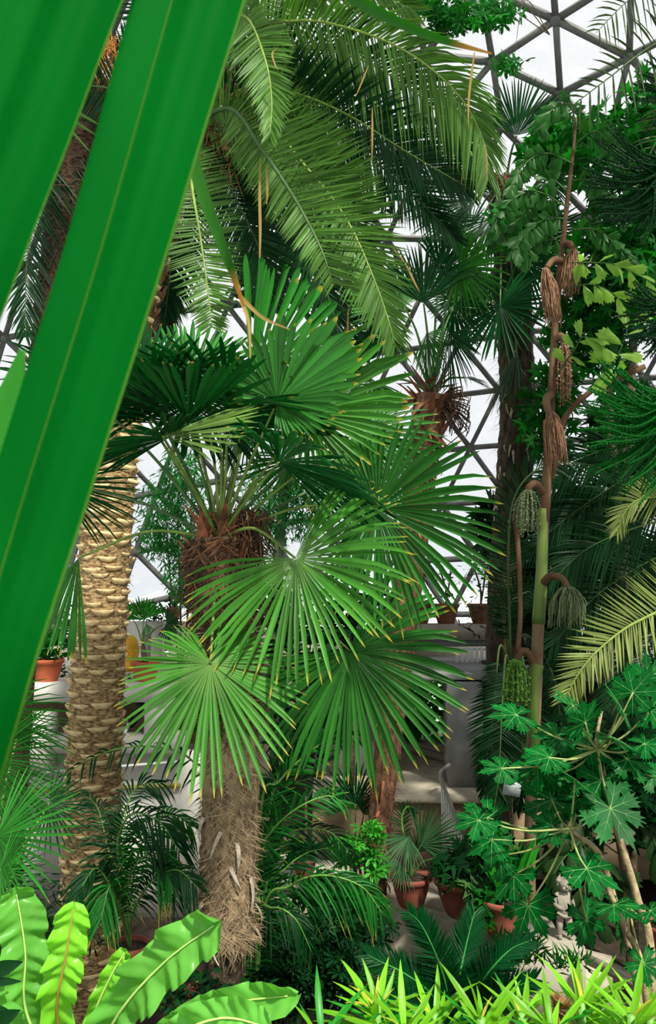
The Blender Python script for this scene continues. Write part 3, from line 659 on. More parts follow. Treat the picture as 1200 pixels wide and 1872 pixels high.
# ------------------------------------------------------------------ chusan (fan) palms
def shaggy_trunk(t, pts, r0, r1, seed, mat, fmat, nf=1400, stubs=16, cam_u=(0, 1), smat='stub', fl=.16):
    m, C = trunk_tube(pts, r0, r1, 110, 30, .07, seed); m.build('trunk', M[mat], t)
    fibres(C, r0, r1, nf, fl, .0024, seed + 1, .009, .9).build('trunk_fibre', M[fmat], t, kind='stuff')
    r_ = random.Random(seed)
    for i in range(stubs):
        u = r_.uniform(*cam_u); p = C[int(u * 109)]; a = -math.pi / 2 + r_.uniform(-1.5, 1.5); d = A(math.cos(a), math.sin(a), 0); R_ = r0 + (r1 - r0) * u; q = np.linspace(0, 1, 5)
        sg = A(-d[1], d[0], 0) * r_.uniform(-.6, .6)
        ln = r_.uniform(.08, .2); Cc = p + d * (R_ + .004 + .035 * np.sin(q * 2.5))[:, None] + (A(0, 0, -1) + sg) * (q * ln)[:, None]
        m = MB(); m.strip(Cc, nz(np.cross(d, A(0, 0, 1)) + A(0, 0, .2)) * (r_.uniform(.012, .022) * A(1, .9, .8, .6, .3))[:, None], d * .008 * np.ones((5, 1))); m.build('leaf_base', M[smat], t)
    return C
bA = P(405, 2080, 5.5); bA[2] = -.62
pa = thing('fan_palm', 'big fan palm with shaggy brown fibre trunk in the centre foreground', 'palm', tuple(bA))
TA = px([(414, 1700, 5.5), (415, 1650, 5.5), (420, 1450, 5.5), (420, 1250, 5.55), (405, 1080, 5.6), (400, 985, 5.6)])
CA_ = shaggy_trunk(pa, TA, .182, .195, 11, 'fibre_trunk', 'fibre', 5200, 15, (.05, .6))
m, Cw = trunk_tube([bA] + px([(408, 1850, 5.5), (412, 1700, 5.5), (413, 1660, 5.5)]), .135, .13, 50, 26, .12, 12); m.build('wet_trunk_foot', M['wet'], pa)
cA = P(400, 985, 5.6)
r_ = random.Random(5)
for i in range(34):   # red brown sheaths round the crown
    u = r_.random(); p = P(400 + r_.uniform(-20, 25), 940 + 190 * u, 5.6); a = r_.uniform(-3.3, .2); d = A(math.cos(a), math.sin(a), 0); q = np.linspace(0, 1, 5)
    Cc = p + d * (.10 + .05 * u + (.14 * (1 - u) + .03) * q)[:, None] + A(0, 0, 1) * ((q - .5) * r_.uniform(.15, .3))[:, None]
    m = MB(); m.strip(Cc, nz(np.cross(d, A(0, 0, 1))) * (r_.uniform(.025, .055) * A(1, 1, .9, .6, .2))[:, None], d * .015 * np.ones((5, 1)), None, r_.random()); m.build('sheath', M['stub_red'] if r_.random() < .5 else M['fibre_red'], pa)
m = MB()
for i in range(900):   # matted dark fibre and old flower stalks
    p = P(r_.gauss(425, 26), r_.uniform(930, 1140), r_.gauss(5.58, .14)); d = nz(A(r_.gauss(0, 1), r_.gauss(0, .6), r_.gauss(-.2, 1))); q = np.linspace(0, 1, 4); l_ = r_.uniform(.06, .22)
    m.strip(p + d * (q * l_)[:, None] + G * (l_ * .5 * q ** 2)[:, None], nz(np.cross(d, A(.2, 1, .3))) * A(.004, .004, .003, .001)[:, None], None, None, r_.random())
m.build('crown_fibre', M['fibre_red'], pa, kind='stuff')
m = MB()
for i in range(60):
    a = P(r_.uniform(425, 480), r_.uniform(925, 985), r_.gauss(5.5, .1)); m.tube(smooth([P(430, 990, 5.55), a, a + A(r_.uniform(0, .12), 0, r_.uniform(-.3, -.05))], 7), .005, 4)
m.build('old_flower_stalk', M['fibre_dk'], pa, kind='stuff')
fibres(CA_, .182, .205, 2200, .2, .004, 77, .035, .9, .52, 1).build('crown_mat', M['fibre_dk'], pa, kind='stuff')
fibres(CA_, .185, .21, 500, .16, .009, 78, .04, 1.2, .55, 1).build('sheath_scraps', M['fibre_red'], pa, kind='stuff')
F, FL, FD, FB, PE, PK = M['fan'], M['fan_lt'], M['fan_dk'], M['fan_br'], M['petiole'], M['petiole_dk']
fanpalm_leaf(pa, (540, 1020, 4.75), (655, 1200, 4.45), cA, FL, PE, spread=128, n=54, short=.05, droop=.10, fuse=.5, seed=1, tilt=-6, bow=.12)
fanpalm_leaf(pa, (385, 1213, 4.65), (405, 1468, 4.35), P(400, 1090, 5.5), FL, PE, spread=165, n=60, short=.62, pw=.9, droop=.06, fuse=.45, seed=2, tilt=-8, bow=.25)
fanpalm_leaf(pa, (690, 930, 5.7), (925, 945, 5.4), cA, F, PE, spread=150, n=56, short=.45, droop=.12, fuse=.5, seed=3, bow=.1)
fanpalm_leaf(pa, (640, 1190, 6.2), (780, 1370, 6.0), P(410, 1050, 5.6), F, PE, spread=125, n=56, short=.05, droop=.12, fuse=.55, seed=4, bow=.1)
fanpalm_leaf(pa, (560, 757, 5.35), (765, 612, 5.3), cA, FL, PE, spread=155, n=50, short=.8, pw=.62, droop=.08, fuse=.66, seed=5, cup=.35, bow=.02)
fanpalm_leaf(pa, (507, 735, 4.95), (640, 562, 5.0), cA, F, PE, spread=150, n=46, short=.8, pw=.65, droop=.06, fuse=.68, seed=6, cup=.45, roll=-15, bow=.02)
fanpalm_leaf(pa, (458, 715, 5.6), (548, 490, 5.6), cA, FB, PE, spread=26, n=18, short=.1, droop=.02, fuse=.88, seed=7, roll=8, cup=.05, bow=.02)
fanpalm_leaf(pa, (645, 795, 6.0), (812, 762, 6.0), cA, F, PE, spread=125, n=40, short=.5, droop=.14, fuse=.45, seed=8, roll=-35, bow=.02)
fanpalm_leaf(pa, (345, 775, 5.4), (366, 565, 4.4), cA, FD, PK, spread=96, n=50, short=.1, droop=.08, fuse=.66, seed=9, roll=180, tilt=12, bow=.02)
fanpalm_leaf(pa, (298, 798, 4.6), (466, 768, 4.4), cA, M['fan_glint'], PE, spread=40, n=22, short=.2, droop=.03, fuse=.6, seed=10, roll=-68, bow=.02)
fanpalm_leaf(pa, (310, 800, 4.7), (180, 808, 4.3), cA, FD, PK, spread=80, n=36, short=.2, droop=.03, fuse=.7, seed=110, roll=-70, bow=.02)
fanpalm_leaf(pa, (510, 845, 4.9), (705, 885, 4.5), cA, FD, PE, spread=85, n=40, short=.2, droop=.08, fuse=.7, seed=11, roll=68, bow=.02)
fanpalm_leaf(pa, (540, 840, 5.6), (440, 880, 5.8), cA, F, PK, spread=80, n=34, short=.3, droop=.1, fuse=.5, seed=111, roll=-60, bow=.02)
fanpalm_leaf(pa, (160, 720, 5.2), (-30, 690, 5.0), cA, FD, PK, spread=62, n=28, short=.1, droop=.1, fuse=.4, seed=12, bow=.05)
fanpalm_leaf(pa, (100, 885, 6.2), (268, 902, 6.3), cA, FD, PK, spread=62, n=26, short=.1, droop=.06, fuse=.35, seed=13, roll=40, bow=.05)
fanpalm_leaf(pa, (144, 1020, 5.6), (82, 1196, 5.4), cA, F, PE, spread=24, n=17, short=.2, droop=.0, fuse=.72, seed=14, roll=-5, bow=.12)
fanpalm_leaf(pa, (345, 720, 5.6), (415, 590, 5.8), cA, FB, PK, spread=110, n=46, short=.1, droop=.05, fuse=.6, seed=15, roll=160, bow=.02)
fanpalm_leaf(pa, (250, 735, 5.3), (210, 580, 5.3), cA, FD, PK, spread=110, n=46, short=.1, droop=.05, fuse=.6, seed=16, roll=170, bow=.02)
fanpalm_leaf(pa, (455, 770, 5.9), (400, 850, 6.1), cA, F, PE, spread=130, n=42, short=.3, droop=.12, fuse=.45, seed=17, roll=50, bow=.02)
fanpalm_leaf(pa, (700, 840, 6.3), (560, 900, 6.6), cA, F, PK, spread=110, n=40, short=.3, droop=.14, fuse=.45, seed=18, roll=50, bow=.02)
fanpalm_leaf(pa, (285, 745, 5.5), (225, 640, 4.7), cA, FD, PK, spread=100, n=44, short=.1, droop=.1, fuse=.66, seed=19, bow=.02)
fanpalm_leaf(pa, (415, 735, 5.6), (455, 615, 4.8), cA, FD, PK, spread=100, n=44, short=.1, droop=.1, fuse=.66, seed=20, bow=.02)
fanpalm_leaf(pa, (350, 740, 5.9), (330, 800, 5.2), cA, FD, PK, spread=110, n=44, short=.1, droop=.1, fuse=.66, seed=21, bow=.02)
for x, y in ((300, 815), (330, 860), (365, 830), (385, 800), (402, 790), (415, 800), (440, 830), (470, 870)):   # further leaf stalks rising from the crown
    m = MB(); m.tube(smooth([cA + A(0, 0, -.05), P((x + 400) / 2 + 4, (y + 985) / 2 - 6, 5.5), P(x, y, 5.3)], 10), np.linspace(.015, .008, 10), 6); m.sm = True; m.build('petiole', PE, pa)

bB = P(688, 1640, 9.0); bB[2] = -.1
pb = thing('fan_palm', 'slim fan palm behind with red brown crown right of centre', 'palm', tuple(bB))
TB = [bB] + px([(692, 1540, 9.0), (706, 1400, 9.0), (735, 1150, 9.0), (765, 900, 9.0), (790, 725, 9.0)])
shaggy_trunk(pb, TB, .10, .20, 21, 'fibre_brown', 'fibre_red', 2200, 26, (.05, .95), 'stub_red', .15)
m, Cw = trunk_tube([bB] + px([(692, 1560, 9.0), (700, 1470, 9.0), (703, 1440, 9.0)]), .10, .11, 40, 22, .1, 22); m.build('bare_trunk_foot', M['bark_shade_dk'], pb)
cB = P(790, 720, 9.0)
for i in range(40):
    u = r_.random(); p = P(788 + r_.uniform(-18, 18), 700 + 130 * u, 9.0); a = r_.uniform(-3.5, .4); d = A(math.cos(a), math.sin(a), 0); q = np.linspace(0, 1, 5)
    Cc = p + d * (.10 + .26 * q)[:, None] + A(0, 0, 1) * ((q - .3) * r_.uniform(-.3, .35))[:, None]
    m = MB(); m.strip(Cc, nz(np.cross(d, A(0, 0, 1))) * (r_.uniform(.03, .07) * A(1, 1, .9, .6, .2))[:, None], d * .015 * np.ones((5, 1)), None, r_.random()); m.build('sheath', M['stub_red'] if r_.random() < .4 else M['fibre_red'], pb)
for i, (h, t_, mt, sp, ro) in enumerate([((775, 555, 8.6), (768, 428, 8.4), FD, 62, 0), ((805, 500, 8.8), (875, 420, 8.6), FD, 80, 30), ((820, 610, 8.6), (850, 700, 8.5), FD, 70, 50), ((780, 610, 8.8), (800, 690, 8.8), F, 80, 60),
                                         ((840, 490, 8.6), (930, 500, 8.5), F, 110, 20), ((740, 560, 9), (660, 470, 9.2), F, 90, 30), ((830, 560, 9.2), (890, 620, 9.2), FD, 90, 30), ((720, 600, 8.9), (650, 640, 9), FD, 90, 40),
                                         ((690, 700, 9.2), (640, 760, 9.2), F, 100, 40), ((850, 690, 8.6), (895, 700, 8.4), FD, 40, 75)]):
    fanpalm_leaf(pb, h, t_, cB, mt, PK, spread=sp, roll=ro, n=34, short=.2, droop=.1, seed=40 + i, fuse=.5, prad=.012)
m = MB()
for i in range(70):
    a = P(r_.uniform(820, 858), r_.uniform(720, 800), r_.gauss(8.8, .1)); m.tube(smooth([P(800, 730, 8.9), a + A(0, 0, .1), a], 6), .006, 4)
m.build('old_flower_stalk', M['fibre_dk'], pb, kind='stuff')

bC = P(928, 1560, 11.0); bC[2] = .81
pc = thing('fan_palm', 'tall fan palm with dark shaggy trunk behind the fishtail palm', 'palm', tuple(bC))
TC = [bC] + px([(929, 1380, 11.0), (925, 1100, 11.0), (945, 800, 11.0), (942, 600, 11.0), (925, 340, 11.0)])
shaggy_trunk(pc, TC, .26, .24, 31, 'bark_shade_dk', 'fibre_dk', 1800, 40, (.5, .95), 'stub', .3)
cC = P(925, 335, 11.0)
m = MB()
for i in range(160):
    p = P(r_.uniform(900, 950), r_.uniform(318, 348), r_.gauss(10.9, .1)); d = nz(A(r_.gauss(0, 1), r_.gauss(0, 1), r_.gauss(0, 1))); m.tube([p, p + d * .12], .008, 3)
m.build('crown_fibre', M['fibre_red'], pc, kind='stuff')
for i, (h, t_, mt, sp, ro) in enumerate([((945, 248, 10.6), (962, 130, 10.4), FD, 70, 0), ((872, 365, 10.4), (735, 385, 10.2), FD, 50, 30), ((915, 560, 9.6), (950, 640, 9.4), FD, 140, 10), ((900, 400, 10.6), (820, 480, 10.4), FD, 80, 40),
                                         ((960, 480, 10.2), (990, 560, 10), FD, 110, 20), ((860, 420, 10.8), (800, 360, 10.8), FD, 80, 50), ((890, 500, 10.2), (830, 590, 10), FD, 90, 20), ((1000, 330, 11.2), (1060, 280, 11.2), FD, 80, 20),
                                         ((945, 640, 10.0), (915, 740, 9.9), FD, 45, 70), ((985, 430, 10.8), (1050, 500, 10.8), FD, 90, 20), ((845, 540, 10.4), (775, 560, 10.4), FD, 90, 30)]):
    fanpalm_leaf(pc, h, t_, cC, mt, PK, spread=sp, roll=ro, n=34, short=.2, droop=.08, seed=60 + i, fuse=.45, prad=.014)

# low fan palm at the left edge
bD = P(-60, 1700, 4.2); bD[2] = -.6
pd = thing('fan_palm', 'low fan palm with spiky green leaves at the left edge', 'palm', tuple(bD))
m, CD = trunk_tube([bD, bD + A(.02, 0, .9), bD + A(.05, 0, 1.9)], .09, .08, 30, 16, .1, 41); m.build('trunk', M['fibre_trunk'], pd)
for i, (h, t_, mt, sp, ro, R_) in enumerate([((-20, 1300, 4.2), (125, 1268, 4.0), FB, 75, 35, 0), ((-25, 1385, 4.0), (135, 1435, 3.8), FB, 70, 30, 0), ((-5, 1530, 3.7), (115, 1600, 3.5), FB, 120, 0, 0), ((-15, 1480, 4.3), (95, 1400, 4.4), F, 80, 20, 0),
                                             ((90, 1470, 5.2), (130, 1550, 5.2), FD, 150, 10, 0), ((-30, 1620, 4), (90, 1660, 4), FD, 100, 20, 0), ((30, 1350, 5), (90, 1290, 5), FD, 110, 30, 0), ((0, 1590, 3.6), (60, 1640, 3.5), FB, 120, 10, 0)]):
    fanpalm_leaf(pd, h, t_, CD[-1], mt, PE, spread=sp, roll=ro, n=34, short=.25, droop=.06, seed=80 + i, fuse=.3, prad=.008, wid=.85)

# single small fan leaves in the middle distance
def small_fan(name, label, base_px, bz, hubs, mat, n=24, **k):
    b = P(*base_px); b[2] = bz; t = thing(name, label, 'palm', tuple(b))
    m = MB(); m.tube([b, b + A(0, 0, .25)], .05, 8); m.build('stem', M['fibre_trunk'], t)
    for i, (h, tp, sp, ro) in enumerate(hubs):
        fanpalm_leaf(t, h, tp, b + A(0, 0, .2), mat, PK, spread=sp, roll=ro, n=n, short=.2, droop=.06, seed=int(base_px[0]) + i, fuse=.35, prad=.008, **k)
    return t
small_fan('dwarf_fan_palm', 'dark dwarf fan palm left of the slim palm trunk foot', (650, 1540, 9.4), -.1, [((650, 1472, 9.3), (645, 1385, 9.2), 88, 0), ((665, 1490, 9.2), (700, 1440, 9.1), 60, 20), ((630, 1480, 9.2), (590, 1440, 9.1), 60, 20)], FD)

# ------------------------------------------------------------------ fishtail palm
bE = P(968, 1610, 8.5); bE[2] = -.1
pe = thing('fishtail_palm', 'slender fishtail palm with hanging seed tassels on the right', 'palm', tuple(bE))
m = MB(); Cs = smooth([bE] + px([(969, 1560, 8.4), (976, 1380, 8.15), (985, 1130, 8.0)]), 30); m.tube(Cs, np.linspace(.062, .06, 30), 14); m.sm = True; m.build('lower_stem', M['carybark'], pe)
m = MB(); Cs = smooth(px([(981, 1400, 7.97), (976, 1290, 7.96), (978, 1240, 7.95), (983, 1215, 7.96)]), 14); m.tube(Cs, np.linspace(.04, .068, 14), 12); m.sm = True; m.build('stem_sheath', M['carygreen'], pe)
m = MB(); Cs = smooth(px([(985, 1140, 8.0), (991, 1040, 8.0), (994, 930, 8.0)]), 14); m.tube(Cs, np.linspace(.066,.05,14), 12); m.sm = True; m.build('stem_sheath', M['carygreen'], pe)
m = MB(); Cs = smooth(px([(990, 1050, 8.02), (1000, 880, 8.0), (1010, 700, 8.0), (1018, 560, 8.0), (1034, 400, 8.0), (1046, 300, 8.0), (1054, 215, 8.0)]), 40); m.tube(Cs, np.linspace(.056, .012, 40), 12); m.sm = True; m.build('upper_stem', M['carystem'], pe)
def tassel(parent, top, bot, wpx, n, mat, beads=False, stalk=None, seed=0, thick=.008, d=7.8, belly=.6):
    r_ = random.Random(seed); a = P(*top, d); b = P(*bot, d); Lz = a[2] - b[2]; Rw = wpx / 2 * d / FPX
    m = MB()
    for i in range(n):
        an = r_.uniform(0, 6.283); rr = Rw * math.sqrt(r_.random()); o = A(math.cos(an) * rr, math.sin(an) * rr, 0); ln = r_.uniform(.62, 1.0)
        e = a + (b - a) * ln + o * A(.8, .8, 0); md = a + (b - a) * .4 * ln + o * A(1.1, 1.1, 0)
        C = smooth([a + o * A(.15, .15, 0), a + o * A(.5, .5, 0) + (b - a) * .1, a + (b - a) * .45 * ln + o * A(.9, .9, 0), e + o * A(.2, .2, 0)], 9)
        if not beads: m.tube(C + np.array([[r_.uniform(-.011, .011), 0, 0] for _ in C]), thick * np.linspace(1, .6, 9), 4)
        else:
            m.tube(C, thick * .4, 3); nb = int(Lz * ln / (thick * 2.4)); 
            for u in np.linspace(.12, 1, nb):
                p = np.array([np.interp(u * 8, range(9), C[:, k]) for k in range(3)]); q = A(r_.uniform(-1, 1), r_.uniform(-1, 1), 0) * thick * .8; s_ = thick * r_.uniform(.8, 1.2)
                m.add([p + q + s_ * A(*w) for w in ((1, 0, 0), (0, 1, 0), (-1, 0, 0), (0, -1, 0), (0, 0, 1), (0, 0, -1))], [(0, 1, 4), (1, 2, 4), (2, 3, 4), (3, 0, 4), (1, 0, 5), (2, 1, 5), (3, 2, 5), (0, 3, 5)], 0, r_.random())
    o = m.build('seed_tassel', mat, parent)
    if stalk:
        m = MB(); m.tube(smooth([P(*q) for q in stalk], 14), np.linspace(.045, .03, 14), 8); m.sm = True; m.build('tassel_stalk', M['carystem'], o)
tassel(pe, (1008, 752), (1020, 852), 42, 110, M['tassel_br'], stalk=[(1008, 722, 7.9), (1000, 728, 7.8), (1001, 745, 7.75), (1006, 758, 7.78)], seed=1, thick=.0065, d=7.75)
tassel(pe, (998, 490), (1015, 598), 34, 110, M['tassel_br'], seed=2, thick=.0055, d=7.85, stalk=[(1030, 478, 8), (1012, 476, 7.9), (1000, 490, 7.85)])
tassel(pe, (1048, 455), (1040, 545), 42, 80, M['tassel_br'], seed=3, thick=.004, d=7.9, stalk=[(1032, 450, 8), (1042, 446, 7.9), (1048, 458, 7.9)])
tassel(pe, (1032, 625), (1034, 742), 30, 30, M['tassel_br'], True, seed=4, thick=.012, d=7.9, stalk=[(1016, 622, 8), (1026, 614, 7.9), (1032, 628, 7.9)])
tassel(pe, (966, 895), (962, 980), 50, 46, M['tassel_gy'], True, seed=5, thick=.012, d=7.85, stalk=[(992, 900, 8), (980, 884, 7.9), (968, 890, 7.85), (966, 900, 7.85)])
tassel(pe, (944, 1205), (944, 1290), 50, 34, M['tassel_gn'], True, seed=6, thick=.018, d=7.9, stalk=[(982, 1240, 8), (970, 1200, 7.95), (955, 1190, 7.9), (944, 1208, 7.9)])
tassel(pe, (1038, 1072), (1036, 1152), 70, 75, M['tassel_gy'], seed=7, thick=.0065, d=7.75, stalk=[(994, 1066, 8), (1006, 1054, 7.8), (1026, 1056, 7.75), (1040, 1076, 7.75)])
m = MB(); m.tube(smooth(px([(946, 1195, 7.9), (952, 1120, 7.9), (948, 1000, 7.9), (940, 940, 7.95)]), 12), .025, 8); m.sm = True; m.build('side_shoot', M['carystem'], pe)
m = MB(); m.tube(smooth(px([(1010, 875, 8.0), (1030, 770, 7.9), (1075, 720, 7.8), (1110, 700, 7.8), (1180, 670, 7.7)]), 12), .03, 8); m.sm = True; m.build('side_shoot', M['carystem'], pe)
def fishtail_mesh(nm, mat, seed):
    r_ = random.Random(seed); m = MB()
    rim = [(.28, .14), (.60, .30), (.84, .36), (.80, .26), (1.0, .22), (.92, .12), (1.06, .06), (.94, -.02), (1.0, -.10), (.82, -.14), (.84, -.22), (.55, -.18), (.25, -.10)]
    rim = [(x * r_.uniform(.94, 1.06), y * r_.uniform(.85, 1.15)) for x, y in rim]
    v = [(0, 0, 0)] + [(x, y, -.18 * x * x - .22 * abs(y) + r_.uniform(-.015, .015)) for x, y in rim] + [(.5, .05, .03)]
    k = len(v) - 1; m.add(v, [(0, 1, k)] + [(i, i + 1, k) for i in range(1, len(rim))] + [(len(rim), 0, k)], [0] + [q[0] for q in rim] + [.5], .5)
    return m.mesh(nm, mat)
FT = [fishtail_mesh('leaflet', M['caryleaf'], i) for i in range(4)]; FTL = [fishtail_mesh('leaflet_pale', M['caryleaf_lt'], i + 10) for i in range(3)]; FTD = [fishtail_mesh('leaflet_shade', M['caryleaf_dk'], i + 20) for i in range(3)]
def fish_frond(parent, pts, mesh, n, size, seed, spread=60, hang=.5):
    r_ = random.Random(seed); C = smooth(px(pts), 24); m = MB(); m.tube(C, np.linspace(.009, .003, 24), 5); o = m.build('frond_stalk', M['petiole_dk'], parent); T = np.gradient(C, axis=0)
    for i in range(n):
        u = .15 + .85 * (i + .5) / n; k = int(u * 23); t = nz(T[k]); side = nz(np.cross(t, CAM - C[k])) * (1 if i % 2 else -1)
        a = math.radians(spread + r_.uniform(-15, 15)) * (1 - .6 * u)
        d = nz(math.cos(a) * t + math.sin(a) * side + G * hang * r_.uniform(.5, 1.4) + A(r_.gauss(0, .2), r_.gauss(0, .25), 0)); zz = nz(nz(CAM - C[k]) + A(r_.gauss(0, .5), 0, r_.gauss(.4, .5)))
        Mx = frame(C[k], d, zz, size * r_.uniform(.75, 1.15)); inst('leaflet', r_.choice(mesh), o, Mx)
for i, (l, ms, n, sz) in enumerate([
    ([(1040, 400, 7.9), (1000, 400, 7.6), (960, 430, 7.4), (940, 460, 7.3)], FT, 35, .165), ([(1040, 380, 7.9), (980, 350, 7.7), (930, 370, 7.6), (900, 420, 7.5)], FT, 35, .165),
    ([(1045, 420, 7.9), (1090, 420, 7.6), (1130, 450, 7.4), (1160, 480, 7.4)], FT, 31, .165), ([(1040, 480, 7.9), (1080, 480, 7.6), (1130, 485, 7.4), (1190, 515, 7.3)], FTL, 12, .19), ([(1036, 530, 7.9), (1070, 520, 7.7), (1100, 525, 7.5), (1140, 550, 7.4)], FTL, 8, .20),
    ([(1015, 690, 7.9), (1050, 640, 7.6), (1070, 615, 7.5), (1110, 640, 7.4)], FTL, 9, .20), ([(1100, 700, 7.8), (1130, 650, 7.6), (1145, 610, 7.5), (1150, 590, 7.5)], FTL, 6, .24), ([(1130, 690, 7.8), (1130, 680, 7.6), (1120, 670, 7.5), (1105, 680, 7.4)], FTL, 4, .24),
    ([(1050, 300, 8), (1000, 280, 7.8), (960, 300, 7.7), (930, 350, 7.6)], FT, 35, .165), ([(1055, 260, 8), (1090, 240, 7.8), (1120, 270, 7.7), (1150, 330, 7.6)], FT, 35, .165), ([(1045, 330, 8), (1080, 330, 7.8), (1110, 360, 7.7), (1140, 400, 7.6)], FT, 35, .165),
    ([(1055, 230, 8), (1040, 190, 7.9), (1010, 200, 7.8), (985, 240, 7.8)], FT, 27, .165), ([(1030, 430, 7.9), (1000, 440, 7.8), (975, 440, 7.7), (955, 475, 7.6)], FT, 23, .165), ([(1040, 350, 8), (1000, 330, 8.1), (950, 400, 8.2), (900, 440, 8.2)], FT, 35, .165)]):
    fish_frond(pe, l, ms, n, sz, 90 + i)
bF = P(1150, 1740, 8.9); bF[2] = -.6
pf = thing('fishtail_palm', 'low shaded fishtail palm behind the papaya stems', 'palm', tuple(bF))
m = MB(); m.tube(smooth([bF, P(1140, 1600, 8.9), P(1120, 1480, 8.9)], 10), .03, 8); m.build('stem', M['carybark'], pf)
for i, l in enumerate([[(1130, 1560, 7.7), (1080, 1530, 7.4), (1040, 1560, 7.2), (1010, 1600, 7.1)], [(1130, 1530, 7.7), (1060, 1490, 7.4), (1000, 1500, 7.2)], [(1130, 1540, 7.7), (1160, 1500, 7.4), (1190, 1520, 7.3), (1210, 1580, 7.2)],
                       [(1120, 1600, 7.6), (1080, 1590, 7.3), (1070, 1630, 7.2), (1085, 1680, 7.1)], [(1120, 1500, 7.7), (1100, 1450, 7.5), (1150, 1440, 7.4)], [(1110, 1560, 7.6), (1090, 1560, 7.4), (1120, 1590, 7.3), (1140, 1620, 7.3)], [(1110, 1580, 7.9), (1020, 1540, 7.7), (960, 1560, 7.6)]]):
    fish_frond(pf, [(x, y, d + 1.1) for x, y, d in l], FTD, 11, .28, 130 + i)

# ------------------------------------------------------------------ papaya
def papaya_mesh(seed, mat, vmat, lobes=7, spread=142):
    r_ = random.Random(seed); m = MB(); vn = MB()
    hz = lambda x, y: -.10 * (x * x + y * y) - .03 * abs(y)
    for i in range(lobes):
        th = math.radians(-spread + 2 * spread * i / (lobes - 1) + r_.uniform(-5, 5)); Lb = (1.0 - .33 * abs(i - (lobes - 1) / 2) / (lobes / 2)) * r_.uniform(.92, 1.05)
        hw = math.radians(spread / (lobes - 1)) 
        c, s = math.cos(th), math.sin(th)
        def w(x, y, dz=0):
            X, Y = c * x - s * y, s * x + c * y; return (X, Y, hz(X, Y) + dz + r_.uniform(-.006, .006))
        k = r_.uniform(.9, 1.1)
        val = (.37 * math.cos(hw), .37 * math.sin(hw))
        mids = [(0, 0), (.3, 0), (.52, 0), (.72, 0), (Lb * 1.06, 0)]
        up = [(0, 0), val, (.52, .16 * k), (.67 * k, .23), (.70, .125), (.85 * min(k, 1), .13), (.87 * min(1, Lb), .055), (Lb * 1.06, 0)]
        v = [w(*q, dz=-.02 if 0 < q[0] < .9 else 0) for q in mids]
        for sg in (1, -1):
            b = len(v); v += [w(x, y * sg, 0) for x, y in up[1:-1]]
            F = [(0, 1, b), (1, b + 1, b), (1, 2, b + 1), (2, b + 2, b + 1), (2, b + 3, b + 2), (2, 3, b + 3), (3, b + 4, b + 3), (3, b + 5, b + 4), (3, 4, b + 5)]
            if sg == 1: m_f = [f for f in F]
            else: m_f += [f[::-1] for f in F]
        m.add(v, [f[::-1] for f in m_f], [min(1, math.hypot(q[0], q[1])) for q in v], r_.random())
        C = np.array([w(x, 0, .004) for x in (0, .3, .6, .9 * Lb)]); wd = A(-s, c, 0)
        vn.strip(C, wd * A(.011, .008, .005, .0015)[:, None], A(0, 0, .006) * np.ones((4, 1)))
        for x, y in ((.34, .2),):
            for sg in (1, -1):
                a, b = np.array(w(x, 0, .004)), np.array(w(x + .22, y * sg * .8, .004)); vn.strip(np.array([a, b]), wd * A(.006, .002)[:, None])
    return m.mesh('leaf', mat), vn.mesh('veins', vmat)
PAP = [papaya_mesh(i, M['papaya'], M['vein']) for i in range(5)]
bP = P(1185, 1900, 5.9); bP[2] = -.62
pp = thing('papaya', 'young papaya with lobed green leaves on slanting stems, lower right', 'papaya', tuple(bP))
def stem(parent, pts, r0, r1, mat, name='stem', sides=10, n=24):
    m = MB(); C = smooth(pts, n); m.tube(C, np.linspace(r0, r1, n), sides); m.sm = True; return m.build(name, mat, parent), C
stem(pp, [bP] + px([(1165, 1800, 5.9), (1125, 1650, 5.85), (1095, 1560, 5.8), (1052, 1525, 5.75), (1042, 1505, 5.7)]), .03, .016, M['papstem'])
stem(pp, [bP] + px([(1192, 1760, 5.95), (1165, 1640, 6.0), (1130, 1520, 6.0), (1110, 1440, 5.95), (1095, 1380, 5.9)]), .036, .018, M['papstem'])
stem(pp, [bP] + px([(1180, 1800, 5.9), (1140, 1690, 5.7), (1105, 1610, 5.65), (1090, 1585, 5.6)]), .026, .015, M['papstem'])
stem(pp, px([(1096, 1400, 5.9), (1092, 1350, 5.9), (1100, 1300, 5.9)]), .018, .012, M['papstem'])
n1, n2, n3 = P(1042, 1515, 5.7), P(1093, 1370, 5.9), P(1150, 1660, 5.8)
LV = [(944, 1307, 95, 200, n2), (984, 1402, 98, 230, n2), (918, 1405, 78, 190, n2), (1010, 1462, 120, 100, n1), (892, 1495, 105, 200, n1), (940, 1600, 95, 240, n1), (966, 1655, 110, 260, n1), (1073, 1588, 110, 20, n1), (1072, 1682, 92, 290, n1), (1123, 1655, 95, 330, n3),
      (1117, 1478, 125, 300, n2), (1100, 1427, 110, 220, n2), (1148, 1388, 95, 330, n2), (1078, 1362, 100, 190, n2), (1120, 1348, 110, 250, n2), (1136, 1293, 100, 150, n2), (1158, 1266, 95, 60, n2), (1048, 1290, 80, 170, n2), (1020, 1345, 85, 200, n2), (1052, 1425, 115, 250, n1),
      (1190, 1300, 90, 20, n2), (1195, 1420, 80, 330, n2), (1140, 1694, 85, 290, n3), (1178, 1763, 70, 280, n3), (1190, 1665, 70, 10, n3), (1005, 1385, 90, 180, n2), (875, 1500, 85, 220, n1), (900, 1535, 90, 250, n1), (1070, 1320, 90, 90, n2), (1185, 1240, 90, 120, n2), (1010, 1510, 85, 200, n1), (1085, 1480, 80, 260, n1), (915, 1565, 80, 250, n1), (1180, 1360, 75, 0, n2), (1060, 1460, 100, 300, n1), (1012, 1415, 80, 150, n2)]
